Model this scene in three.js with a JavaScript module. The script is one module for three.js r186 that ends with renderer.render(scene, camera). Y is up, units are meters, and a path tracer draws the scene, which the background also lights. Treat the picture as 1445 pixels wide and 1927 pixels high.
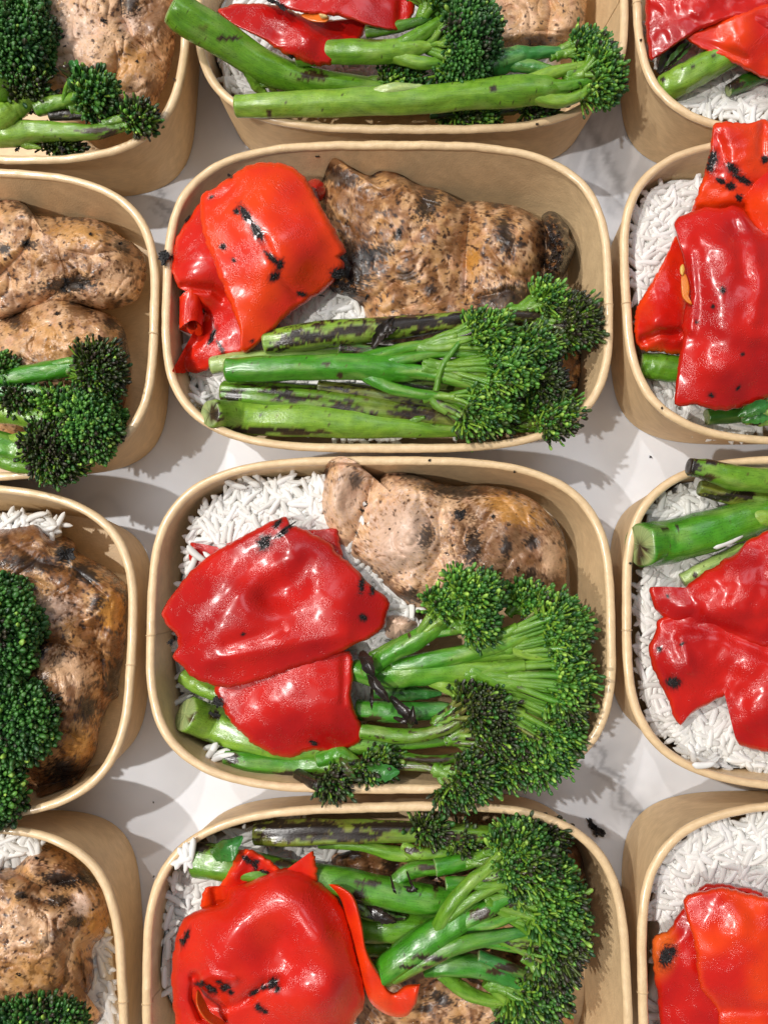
import * as THREE from 'three';
import { mergeGeometries, mergeVertices } from 'three/addons/utils/BufferGeometryUtils.js';
import { createNoise2D, createNoise3D } from 'simplex-noise';

// ---------------------------------------------------------------- camera, light, exposure
const RIM = 0.0405, CAM_Y = 0.2715 + RIM, TILT = 0.08978, ROLL = -0.02679, FOCAL = 1400, PW = 1445, PH = 1927;
const fw = new THREE.Vector3(0, -Math.cos(TILT), -Math.sin(TILT));
const rt0 = new THREE.Vector3(1, 0, 0), up0 = new THREE.Vector3().crossVectors(rt0, fw);
const rt = rt0.clone().multiplyScalar(Math.cos(ROLL)).addScaledVector(up0, Math.sin(ROLL));
const up = up0.clone().multiplyScalar(Math.cos(ROLL)).addScaledVector(rt0, -Math.sin(ROLL));
const scene = new THREE.Scene();
const camera = new THREE.PerspectiveCamera(2 * Math.atan(PH / 2 / FOCAL) * 180 / Math.PI, PW / PH, 0.01, 20);
camera.position.set(0, CAM_Y, 0);
camera.up.copy(up);
camera.lookAt(camera.position.clone().add(fw));
scene.add(camera);
const renderer = new THREE.WebGLRenderer({ antialias: true });
renderer.setSize(767, 1024);
renderer.toneMapping = THREE.LinearToneMapping;
renderer.toneMappingExposure = 1.0;
renderer.shadowMap.enabled = true;

// the kitchen's soft grey surroundings, three ceiling spots in a row on one side, one cool window
scene.background = new THREE.Color(0.175, 0.18, 0.195);
function spot(name, x, y, z, candela, size) {
  const l = new THREE.SpotLight(new THREE.Color(1, 0.97, 0.93), candela, 0, 0.62, 0.4, 2);
  l.name = name; l.position.set(x, y, z); l.target.position.set(0, 0, -0.03);
  l.castShadow = true; l.shadow.radius = size / 0.02; l.shadow.mapSize.set(2048, 2048);
  l.shadow.camera.near = 0.3; l.shadow.camera.far = 4; l.shadow.bias = -0.0004;
  scene.add(l, l.target);
}
spot('ceiling_spot', -0.92, 1.6, -0.50, 6.0, 0.02);
spot('ceiling_spot_001', -0.95, 1.6, 0.32, 4.9, 0.02);
spot('ceiling_spot_002', -0.80, 1.6, -1.20, 3.0, 0.026);
const win = new THREE.RectAreaLight(new THREE.Color(0.80, 0.88, 1), 2.6, 0.8, 0.6);
win.name = 'window_light'; win.position.set(0.42, 1.5, -0.85); win.lookAt(0, 0, 0); scene.add(win);
const ceil = new THREE.RectAreaLight(new THREE.Color(1, 0.97, 0.94), 1.15, 1.1, 0.8);
ceil.name = 'ceiling_panel_light'; ceil.position.set(-0.35, 1.6, 0.25); ceil.lookAt(0, 0, 0); scene.add(ceil);

// ---------------------------------------------------------------- numbers, noise, pixels
let seed = 1234567;
const srand = (s) => { seed = (s * 2654435761) >>> 0 || 1; };
const rnd = () => { seed = (seed + 0x6d2b79f5) | 0; let t = Math.imul(seed ^ (seed >>> 15), 1 | seed); t = (t + Math.imul(t ^ (t >>> 7), 61 | t)) ^ t; return ((t ^ (t >>> 14)) >>> 0) / 4294967296; };
const rr = (a, b) => a + (b - a) * rnd();
srand(7);
const n2 = createNoise2D(rnd), n3 = createNoise3D(rnd);
const clamp = (x, a = 0, b = 1) => Math.min(b, Math.max(a, x)), lerp = (a, b, t) => a + (b - a) * t;
const sstep = (a, b, x) => { const t = clamp((x - a) / (b - a)); return t * t * (3 - 2 * t); };
const mix3 = (a, b, t) => [lerp(a[0], b[0], t), lerp(a[1], b[1], t), lerp(a[2], b[2], t)];
const fbm = (x, y, o = 4) => { let s = 0, a = 0.5; for (let i = 0; i < o; i++) { s += a * n2(x, y); x = x * 2.03 + 17.1; y = y * 2.03 - 9.7; a *= 0.5; } return s; };
// a point of the photograph's view, at a height (mm) above the table, as a place on the table (metres)
function P(px, py, h) {
  const a = (px - PW / 2) / FOCAL, b = -(py - PH / 2) / FOCAL;
  const d = fw.clone().addScaledVector(rt, a).addScaledVector(up, b);
  const s = (h / 1000 - CAM_Y) / d.y;
  return new THREE.Vector3(d.x * s, h / 1000, d.z * s);
}
function toPx(v) {
  const x = v.x, y = v.y - CAM_Y, z = v.z, dep = x * fw.x + y * fw.y + z * fw.z;
  return [PW / 2 + FOCAL * (x * rt.x + y * rt.y + z * rt.z) / dep, PH / 2 - FOCAL * (x * up.x + y * up.y + z * up.z) / dep];
}
const pxPerM = (h) => FOCAL / (CAM_Y - h / 1000);

// ---------------------------------------------------------------- textures
function dataTex(w, h, f, srgb, n = 4) {
  const d = new Uint8Array(w * h * 4);
  for (let y = 0; y < h; y++) for (let x = 0; x < w; x++) { const c = f(x, y), o = (y * w + x) * 4; d[o] = c[0] * 255; d[o + 1] = c[1] * 255; d[o + 2] = c[2] * 255; d[o + 3] = 255; }
  const t = new THREE.DataTexture(d, w, h);
  t.wrapS = t.wrapT = THREE.RepeatWrapping; t.magFilter = THREE.LinearFilter; t.minFilter = THREE.LinearMipmapLinearFilter; t.generateMipmaps = true;
  if (srgb) t.colorSpace = THREE.SRGBColorSpace;
  t.needsUpdate = true;
  return t;
}
// noise on a torus, so that the tile has no seams
const tile = (x, y, f, o = 3, sx = 1, sy = 1) => { // x, y in 0..1
  let s = 0, a = 0.5;
  for (let i = 0; i < o; i++) {
    const A = x * Math.PI * 2, B = y * Math.PI * 2, k = f / (Math.PI * 2);
    s += a * n3(Math.cos(A) * k * sx + i * 7.3, Math.sin(A) * k * sx + Math.cos(B) * k * sy, Math.sin(B) * k * sy - i * 3.1); f *= 2; a *= 0.5;
  }
  return s;
};
const rep = (t, mx, my = mx) => { const c = t.clone(); c.repeat.set(1 / mx, 1 / my); c.needsUpdate = true; return c; };
const kraftTex = (() => {
  const N = 512, buf = new Float32Array(N * N);
  srand(11);
  for (let k = 0; k < 5200; k++) {                    // paper fibres, each a short bent stroke
    let x = rnd() * N, y = rnd() * N, a = (rnd() - 0.5) * 1.3; const L = rr(6, 34), v = rr(-0.5, 0.5), b = rr(-0.05, 0.05);
    for (let i = 0; i < L; i++) { x += Math.cos(a); y += Math.sin(a); a += b; buf[(((y | 0) + N) % N) * N + (((x | 0) + N) % N)] += v * 0.33; }
  }
  return dataTex(N, N, (x, y) => {
    const u = x / N, v = y / N, n = tile(u, v, 9, 4) * 0.5 + tile(u, v, 46, 2, 0.4, 1.6) * 0.35;
    const f = clamp(buf[y * N + x], -0.5, 0.6), l = 1 + n * 0.14 + f * 0.13;
    const c = [0.885, 0.775, 0.615].map((q, i) => clamp(q * (l + (i - 1) * 0.012 * n)));
    return c;
  }, true);
})();
const kraftBump = dataTex(256, 256, (x, y) => { const v = 0.5 + tile(x / 256, y / 256, 30, 3) * 0.5; return [v, v, v]; });
const peelTex = dataTex(512, 512, (x, y) => {         // fine uneven skin under a film of oil
  const u = x / 512, v = y / 512, w = tile(u, v, 6, 2);
  const k = 0.5 + 0.5 * tile(u, v, 66, 2) * (0.12 + 1.5 * clamp(0.42 + w * 2.2)) + 0.16 * w;
  return [k, k, k].map((q) => clamp(q));
});
const fleshTex = dataTex(512, 512, (x, y) => {        // meat fibres and pits
  const u = x / 512, v = y / 512;
  const k = clamp(0.5 + 0.34 * tile(u, v, 12, 2) * 0.5 + 0.45 * tile(u, v, 44, 2));
  return [k, k, k];
});
const fleshRough = dataTex(256, 256, (x, y) => { const k = clamp(0.34 + 0.55 * tile(x / 256, y / 256, 9, 3)); return [k, clamp(k, 0.14, 0.55), k]; });
const speckMap = (count) => {                              // ground spice, browned fibres and juices, in fine grain
  const N = 512, d = new Float32Array(N * N).fill(1);
  srand(77);
  for (let k = 0; k < count; k++) {
    const x = rnd() * N, y = rnd() * N; if (tile(x / N, y / N, 5, 2) < rr(-0.5, 0.35)) continue;
    const r = rnd() ** 3 * 6.5 + 1.1, v = rr(0.12, 0.6), e = rr(0.5, 1.6), a = rnd() * 3.14, ca = Math.cos(a), sa = Math.sin(a);
    for (let j = -12; j <= 12; j++) for (let i = -12; i <= 12; i++) { const q = Math.hypot((i * ca + j * sa) / e, -i * sa + j * ca) / r + 0.35 * n2((x + i) / 2.3, (y + j) / 2.3); if (q < 1) { const o = (((y + j | 0) + N) % N) * N + (((x + i | 0) + N) % N); d[o] = Math.min(d[o], lerp(v, 1, q * q)); } }
  }
  return dataTex(N, N, (x, y) => { const u = x / N, w = y / N, m = 0.94 + 0.26 * tile(u, w, 16, 4) + 0.14 * tile(u, w, 40, 2, 0.4, 1.6), s = d[y * N + x] * m; return [clamp(s * 1.0), clamp(s * (0.97 + 0.03 * d[y * N + x])), clamp(s * 0.985)]; }, false);
};
const speckTex = speckMap(420), speckPale = speckMap(170);
const stemMap = dataTex(512, 512, (x, y) => {           // pale ribs, bruises and pepper dots along a stem
  const u = x / 512, v = y / 512, rib = tile(u, v, 30, 3, 0.22, 2.2), b = tile(u, v, 7, 3), dot = tile(u, v, 60, 1) > 0.40 ? 0.25 : 1, k = (0.9 + 0.26 * rib + 0.22 * b) * dot;
  return [clamp(k * (0.95 + 0.12 * b)), clamp(k), clamp(k * 0.95)];
});
const stemTex = dataTex(256, 256, (x, y) => { const k = clamp(0.5 + 0.3 * tile(x / 256, y / 256, 26, 3, 0.4, 1.8) + 0.2 * tile(x / 256, y / 256, 12, 2)); return [k, k, k]; });

// ---------------------------------------------------------------- materials
const M = {};
M.kraft = new THREE.MeshPhysicalMaterial({ name: 'kraft_paper', color: new THREE.Color(0.98, 0.94, 0.87), map: rep(kraftTex, 0.06), roughness: 0.5, bumpMap: rep(kraftBump, 0.03), bumpScale: 0.00012, clearcoat: 0.25, clearcoatRoughness: 0.34 });
M.rim = new THREE.MeshPhysicalMaterial({ name: 'kraft_paper_rim', color: new THREE.Color(1, 0.96, 0.9), map: rep(kraftTex, 0.05), roughness: 0.34, bumpMap: rep(kraftBump, 0.016), bumpScale: 0.00012, clearcoat: 0.7, clearcoatRoughness: 0.2 });
M.kraftOut = new THREE.MeshPhysicalMaterial({ name: 'kraft_paper_outside', color: new THREE.Color(0.94, 0.90, 0.83), map: rep(kraftTex, 0.06), roughness: 0.62, bumpMap: rep(kraftBump, 0.03), bumpScale: 0.00006 });
M.pepper = new THREE.MeshPhysicalMaterial({ name: 'roasted_pepper', vertexColors: true, roughness: 0.25, bumpMap: rep(peelTex, 0.036), bumpScale: 0.00016, clearcoat: 0.22, clearcoatRoughness: 0.16 });
M.chicken = new THREE.MeshPhysicalMaterial({ name: 'grilled_chicken', vertexColors: true, map: rep(speckTex, 0.034), roughness: 1, roughnessMap: rep(fleshRough, 0.03), bumpMap: rep(fleshTex, 0.02), bumpScale: 0.00015, clearcoat: 0.16, clearcoatRoughness: 0.2 });
M.chickenPale = M.chicken.clone(); M.chickenPale.name = 'pale_grilled_chicken'; M.chickenPale.map = rep(speckPale, 0.034);
M.stem = new THREE.MeshPhysicalMaterial({ name: 'broccolini_stem', vertexColors: true, map: rep(stemMap, 0.05, 0.025), roughness: 0.27, bumpMap: rep(stemTex, 0.018, 0.012), bumpScale: 0.00013, clearcoat: 0.22, clearcoatRoughness: 0.18 });
M.bud = new THREE.MeshPhysicalMaterial({ name: 'flower_bud', color: 0xffffff, vertexColors: true, roughness: 0.5, clearcoat: 0.15, clearcoatRoughness: 0.35 });
M.char = new THREE.MeshPhysicalMaterial({ name: 'char', color: new THREE.Color(0.014, 0.012, 0.012), roughness: 0.42, bumpMap: rep(fleshTex, 0.01), bumpScale: 0.00025, clearcoat: 0.15, clearcoatRoughness: 0.3 });
M.rice = new THREE.MeshPhysicalMaterial({ name: 'cooked_rice', color: new THREE.Color(0.83, 0.82, 0.79), roughness: 0.92, transmission: 0.16, thickness: 0, clearcoat: 0.4, clearcoatRoughness: 0.3 });
M.riceBed = new THREE.MeshPhysicalMaterial({ name: 'rice_bed', color: new THREE.Color(0.84, 0.83, 0.79), roughness: 0.6 });

// ---------------------------------------------------------------- things and their names
const used = new Map();
function numbered(name) { const k = used.get(name) ?? 0; used.set(name, k + 1); return k ? name + '_' + String(k).padStart(3, '0') : name; }
function thing(name, label, category, group) {
  const o = new THREE.Group(); o.name = numbered(name); o.userData = { label, category };
  if (group) o.userData.group = group;
  return o;
}
function add(parent, name, geo, mat, extra) {
  const m = new THREE.Mesh(geo, mat); m.name = name; m.castShadow = m.receiveShadow = true;
  if (extra) Object.assign(m.userData, extra);
  parent.add(m); return m;
}
// parts were shaped in place: move the thing's origin to its base
function settle(o) {
  o.updateMatrixWorld(true);
  const b = new THREE.Box3().setFromObject(o), c = new THREE.Vector3((b.min.x + b.max.x) / 2, b.min.y, (b.min.z + b.max.z) / 2);
  for (const k of o.children) k.position.sub(c);
  o.position.copy(c); scene.add(o);
  return o;
}

// ---------------------------------------------------------------- marble table
{
  const N = 1536, S = 1.2;
  const vein = (x, y, f, w, s) => { const q = n2(x * f + s + 0.6 * fbm(x * f * 1.7, y * f * 1.7 + s, 3), y * f * 0.8 - s + 0.6 * fbm(x * f * 1.9 + 5, y * f * 1.9, 3)); return Math.exp(-(q * q) / (w * w)); };
  const soft = (x, y, cx, cy, r) => Math.exp(-((x - cx) ** 2 + (y - cy) ** 2) / (r * r));
  const dirVein = (x, y, ax, ay, bx, by, w) => {      // a vein between two places, wandering
    const dx = bx - ax, dy = by - ay, L = Math.hypot(dx, dy), t = ((x - ax) * dx + (y - ay) * dy) / (L * L), e = ((x - ax) * dy - (y - ay) * dx) / L;
    const q = e + 0.006 * fbm(t * 2.2 + ax * 31, ay * 17, 3) + 0.0008 * n2(t * 26, ax * 9);
    return (Math.exp(-((q / w) ** 2)) + 0.35 * Math.exp(-((q / (w * 5)) ** 2)) + 0.5 * Math.exp(-(((q + w * 3.2) / (w * 0.7)) ** 2))) * sstep(-0.05, 0.1, t) * sstep(1.05, 0.9, t);
  };
  const a1 = P(1120, 1400, 0), a2 = P(1215, 1570, 0), b1 = P(1085, 205, 0), b2 = P(1190, 400, 0), c1 = P(290, 360, 0), c2 = P(325, 420, 0);
  const tex = dataTex(N, N, (i, j) => {
    const x = (i / N - 0.5) * S, y = (0.5 - j / N) * S;
    let g = 0.03 * (fbm(x * 7, y * 7, 4) + 0.5) + 0.04 * vein(x, y, 2.1, 0.05, 3.7) + 0.02 * fbm(x * 60, y * 60, 2);
    g += 0.17 * dirVein(x, y, a1.x, a1.z, a2.x, a2.z, 0.0013) + 0.13 * soft(x, y, a2.x - 0.004, a2.z - 0.012, 0.018) * (0.6 + fbm(x * 40, y * 40, 3));
    g += 0.14 * dirVein(x, y, b1.x, b1.z, b2.x, b2.z, 0.0022) + 0.09 * soft(x, y, (b1.x + b2.x) / 2, (b1.z + b2.z) / 2, 0.03) * sstep(-0.1, 0.6, fbm((x + y * 0.4) * 130, (y - x * 0.4) * 26, 4) + 0.25);
    g += 0.18 * dirVein(x, y, c1.x, c1.z, c2.x, c2.z, 0.0012);
    const v = clamp(1 - g, 0.2, 1);
    return [0.885 * v, 0.895 * v, clamp(0.915 * v + 0.02 * (1 - v))];
  }, true);
  tex.flipY = false;
  const g = new THREE.BoxGeometry(S, 0.03, S); g.translate(0, -0.015, 0);
  const p = g.attributes.position, uv = g.attributes.uv;
  for (let i = 0; i < p.count; i++) uv.setXY(i, p.getX(i) / S + 0.5, 0.5 - p.getZ(i) / S);
  const t = add(scene, 'marble_worktop', g, new THREE.MeshPhysicalMaterial({ name: 'white_marble', map: tex, roughness: 0.34, clearcoat: 0.2, clearcoatRoughness: 0.25 }));
  t.userData = { label: 'white marble worktop with faint grey veins under all the bowls', category: 'worktop', kind: 'structure' };
}

// ---------------------------------------------------------------- kraft paper bowls
const BW = 0.0855, BD = 0.0612, BN = 3.53, INW = 0.0072, IND = 0.008, BASE_N = 4.6;
const seAt = (t, a, b, n) => { const c = Math.cos(t), s = Math.sin(t); const k = (Math.abs(c / a) ** n + Math.abs(s / b) ** n) ** (-1 / n); return [c * k, s * k]; };
const PER = 0.46;
function ringGeo(rows, segs, close = false) {         // rows: list of (t) => [x, y, z, v]
  const pos = [], uv = [], idx = [];
  for (let j = 0; j < rows.length; j++) for (let i = 0; i <= segs; i++) { const q = rows[j](i / segs); pos.push(q[0], q[1], q[2]); uv.push(i / segs * PER, q[3]); }
  const w = segs + 1;
  for (let j = 0; j < rows.length - 1; j++) for (let i = 0; i < segs; i++) { const a = j * w + i; idx.push(a, a + w, a + 1, a + 1, a + w, a + w + 1); }
  const g = new THREE.BufferGeometry();
  g.setAttribute('position', new THREE.Float32BufferAttribute(pos, 3)); g.setAttribute('uv', new THREE.Float32BufferAttribute(uv, 2)); g.setIndex(idx);
  smooth(g);
  return g;
}
function smooth(g) {                                   // normals shared across the uv seam
  g.computeVertexNormals();
  const p = g.attributes.position, n = g.attributes.normal, m = new Map();
  for (let i = 0; i < p.count; i++) { const k = Math.round(p.getX(i) * 1e6) + ',' + Math.round(p.getY(i) * 1e6) + ',' + Math.round(p.getZ(i) * 1e6); const l = m.get(k); if (l) l.push(i); else m.set(k, [i]); }
  const v = new THREE.Vector3(), w = new THREE.Vector3();
  for (const l of m.values()) if (l.length > 1) { v.set(0, 0, 0); for (const i of l) v.add(w.fromBufferAttribute(n, i)); v.normalize(); for (const i of l) n.setXYZ(i, v.x, v.y, v.z); }
}
// the wall's outline at height y (metres): from the base's to the rim's
const wallAt = (y, inset = 0) => { const k = clamp(y / RIM); return [BW - 0.0021 - (INW - 0.0021) * (1 - k) - inset, BD - 0.0021 - (IND - 0.0021) * (1 - k) - inset, lerp(BASE_N, BN, k)]; };
function makeBowl(i) {
  const o = new THREE.Group(), S = 200, wob = (u, s) => 0.00016 * Math.sin(u * 23 + i * 2.1 + s) + 0.0001 * Math.sin(u * 61 + i + s * 3);
  const row = (y, inset, v, w = 0) => (u) => { const t = u * 2 * Math.PI - Math.PI, q = wallAt(y, inset), p = seAt(t, q[0], q[1], q[2]); const r = 1 + w * wob(t, y) / 0.06; return [p[0] * r, y, p[1] * r, v]; };
  const inner = [], outer = [];
  for (let k = 0; k <= 14; k++) { const y = lerp(0.0022, RIM - 0.0012, k / 14); inner.push(row(y, 0.0006, y)); }
  for (let k = 0; k <= 14; k++) { const y = lerp(RIM - 0.0012, 0.0004, k / 14); outer.push(row(y, 0, y + 0.05)); }
  add(o, 'inner_wall', ringGeo(inner.reverse(), S), M.kraft);
  add(o, 'outer_wall', ringGeo(outer.reverse(), S), M.kraftOut);
  // rolled rim
  const rim = [];
  for (let k = 0; k <= 16; k++) rim.push((u) => {
    const t = u * 2 * Math.PI - Math.PI, a = k / 16 * Math.PI * 2, q = wallAt(RIM), p = seAt(t, q[0], q[1], q[2]), L = Math.hypot(p[0], p[1]);
    const e = 0.00172 + 0.00004 * Math.sin(t * 37 + i) + 0.00005 * n2(t * 19, i * 5.1 + k * 0.2);
    const r = Math.cos(a) * e, yy = Math.sin(a) * e * 0.82 + wob(t, 1);
    return [p[0] + p[0] / L * r, RIM - 0.0017 + yy, p[1] + p[1] / L * r, a * 0.002];
  });
  add(o, 'rim', ringGeo(rim, S), M.rim);
  // floor, a disc inside the wall
  const fl = [];
  for (let k = 0; k <= 6; k++) fl.push((u) => { const t = u * 2 * Math.PI - Math.PI, q = wallAt(0.0022, 0.0006), p = seAt(t, q[0], q[1], q[2]), s = Math.max(0.001, 1 - k / 6); return [p[0] * s, 0.0022 - (k ? 0.0004 : 0), p[1] * s, 0]; });
  const fg = ringGeo(fl, 96), fp = fg.attributes.position; for (let k = 0; k < fp.count; k++) fg.attributes.uv.setXY(k, fp.getX(k), fp.getZ(k));
  fg.setIndex([...fg.index.array].reverse()); smooth(fg);
  add(o, 'floor', fg, M.kraft);
  return o;
}
function addSeam(o, side) {                            // where the paper overlaps: a thin step down the wall and over the rim
  const t = side > 0 ? 0.05 : Math.PI - 0.06, path = [];
  for (let k = 0; k <= 8; k++) { const y = lerp(0.004, RIM - 0.004, k / 8), q = wallAt(y, 0.00075), p = seAt(t, q[0], q[1], q[2]); path.push(new THREE.Vector3(p[0], y, p[1])); }
  for (let k = 0; k <= 10; k++) { const a = Math.PI - k / 10 * Math.PI * 1.1, q = wallAt(RIM), p = seAt(t, q[0], q[1], q[2]), L = Math.hypot(p[0], p[1]); path.push(new THREE.Vector3(p[0] + p[0] / L * Math.cos(a) * 0.00184, RIM - 0.0017 + Math.sin(a) * 0.00155, p[1] + p[1] / L * Math.cos(a) * 0.00184)); }
  const g = new THREE.TubeGeometry(new THREE.CatmullRomCurve3(path), 60, 0.00022, 6);
  add(o, 'seam', g, M.rim);
}
const BOWLS = {
  C2: [0.00345, -0.1074, 0.029, 1, 'kraft paper bowl whose torn orange-red pepper hangs a black scrap over its left rim'],
  C3: [-0.0022, 0.0154, 0.0279, -1, 'kraft paper bowl with a tall chicken tip and a floret poking over its rims'],
  C4: [-0.0035, 0.1400, 0.0022, -1, 'kraft paper bowl holding the strip-curled pepper and crossing broccolini, below the middle'],
  C1: [0.01626, -0.2318, 0.033, 1, 'kraft paper bowl at top centre with a long broccolini stem along its front rim'],
  L2: [-0.1681, -0.1012, 0.0319, 1, 'kraft paper bowl on the left with two chicken lobes and char-tipped florets'],
  L3: [-0.1761, 0.0201, 0.0504, 1, 'kraft paper bowl on the left with its bare paper floor showing beside dark chicken'],
  L1: [-0.1553, -0.2250, 0.0738, 1, 'kraft paper bowl in the top left corner with pale chicken and a big dark floret'],
  L4: [-0.1788, 0.1448, -0.059, 1, 'kraft paper bowl in the bottom left corner with browned folded chicken'],
  R1: [0.1879, -0.2251, 0.0221, -1, 'kraft paper bowl in the top right corner with dark red pepper over a slanting stem'],
  R2: [0.1769, -0.1057, 0.0054, -1, 'kraft paper bowl on the right with a pepper standing up over its far rim'],
  R3: [0.1704, 0.0200, 0.0501, -1, 'kraft paper bowl on the right with broad green stems, rice and ragged red pepper'],
  R4: [0.1689, 0.1437, 0.0386, -1, 'kraft paper bowl in the bottom right corner with rice behind orange-red pepper'],
};
let bi = 0;
for (const [k, b] of Object.entries(BOWLS)) {
  const o = makeBowl(bi++);
  o.name = numbered('paper_bowl'); o.userData = { label: b[4], category: 'bowl', group: 'kraft paper bowls standing in rows on the marble worktop' };
  addSeam(o, b[3]); o.position.set(b[0], 0, b[1]); o.rotation.y = -b[2]; scene.add(o);
}
// is a place inside a bowl (k < 1)? margin in metres
function inBowl(v, bowl, margin = 0.0008) {
  if (v.y > RIM + 0.001) return 0;
  const b = BOWLS[bowl], X = v.x - b[0], Z = v.z - b[1], c = Math.cos(b[2]), s = Math.sin(b[2]), u = c * X + s * Z, w = -s * X + c * Z, q = wallAt(Math.max(v.y, 0.003), 0.0006 + margin);
  return (Math.abs(u / q[0]) ** q[2] + Math.abs(w / q[1]) ** q[2]) ** (1 / q[2]);
}
// the nearest height at which a point of the view is inside its bowl
function fitH(px, py, h, bowl, margin = 0.0008) {
  h = Math.max(h, 3 + margin * 1000);
  if (!bowl || inBowl(P(px, py, h), bowl, margin) <= 1) return h;
  for (let d = 0.5; d < 42; d += 0.5) for (const s of [1, -1]) {
    if (s < 0 && h - d <= 2 + margin * 1000) continue;
    if (inBowl(P(px, py, h + s * d), bowl, margin) > 1) continue;
    let a = d - 0.5, b = d; for (let k = 0; k < 7; k++) { const m = (a + b) / 2; if (inBowl(P(px, py, h + s * m), bowl, margin) <= 1) b = m; else a = m; }
    return h + s * b;
  }
  return h;
}

// ---------------------------------------------------------------- builders for the food
// smooth surface through height points (thin-plate spline over the view, heights in mm)
function tps(pts) {
  const n = pts.length, N = n + 3, S = 100, A = Array.from({ length: N }, () => new Float64Array(N + 1));
  const U = (r2) => (r2 < 1e-9 ? 0 : r2 * Math.log(r2));
  for (let i = 0; i < n; i++) {
    for (let j = 0; j < n; j++) A[i][j] = U(((pts[i][0] - pts[j][0]) ** 2 + (pts[i][1] - pts[j][1]) ** 2) / S / S) + (i === j ? 0.02 : 0);
    A[i][n] = A[n][i] = 1; A[i][n + 1] = A[n + 1][i] = pts[i][0] / S; A[i][n + 2] = A[n + 2][i] = pts[i][1] / S; A[i][N] = pts[i][2];
  }
  for (let i = 0; i < N; i++) {
    let m = i; for (let k = i + 1; k < N; k++) if (Math.abs(A[k][i]) > Math.abs(A[m][i])) m = k;
    [A[i], A[m]] = [A[m], A[i]];
    for (let k = i + 1; k < N; k++) { const f = A[k][i] / A[i][i]; for (let c = i; c <= N; c++) A[k][c] -= f * A[i][c]; }
  }
  const w = new Float64Array(N);
  for (let i = N - 1; i >= 0; i--) { let s = A[i][N]; for (let c = i + 1; c < N; c++) s -= A[i][c] * w[c]; w[i] = s / A[i][i]; }
  return (x, y) => { let s = w[n] + w[n + 1] * x / S + w[n + 2] * y / S; for (let i = 0; i < n; i++) s += w[i] * U(((x - pts[i][0]) ** 2 + (y - pts[i][1]) ** 2) / S / S); return s; };
}
function segDist(x, y, pts) {
  let b = 1e9;
  if (pts.length === 1) return Math.hypot(x - pts[0][0], y - pts[0][1]);
  for (let i = 0; i + 1 < pts.length; i++) {
    const [ax, ay] = pts[i], dx = pts[i + 1][0] - ax, dy = pts[i + 1][1] - ay, t = clamp(((x - ax) * dx + (y - ay) * dy) / (dx * dx + dy * dy));
    b = Math.min(b, Math.hypot(x - ax - dx * t, y - ay - dy * t));
  }
  return b;
}
// closed outline as N points spread evenly round a centre's outline
function outline(pts, N, tension = 0.5) {
  const c = new THREE.CatmullRomCurve3(pts.map((p) => new THREE.Vector3(p[0], p[1], 0)), true, 'catmullrom', tension);
  return c.getSpacedPoints(N).slice(0, N).map((v) => [v.x, v.y]);
}
const centroid = (pts) => [pts.reduce((s, p) => s + p[0], 0) / pts.length, pts.reduce((s, p) => s + p[1], 0) / pts.length];
const shiftUV = (g) => { const p = g.attributes.position, uv = new Float32Array(p.count * 2); for (let i = 0; i < p.count; i++) { uv[i * 2] = p.getX(i) + p.getY(i) * 0.35; uv[i * 2 + 1] = -p.getZ(i) + p.getY(i) * 0.2; } g.setAttribute('uv', new THREE.BufferAttribute(uv, 2)); };

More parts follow.
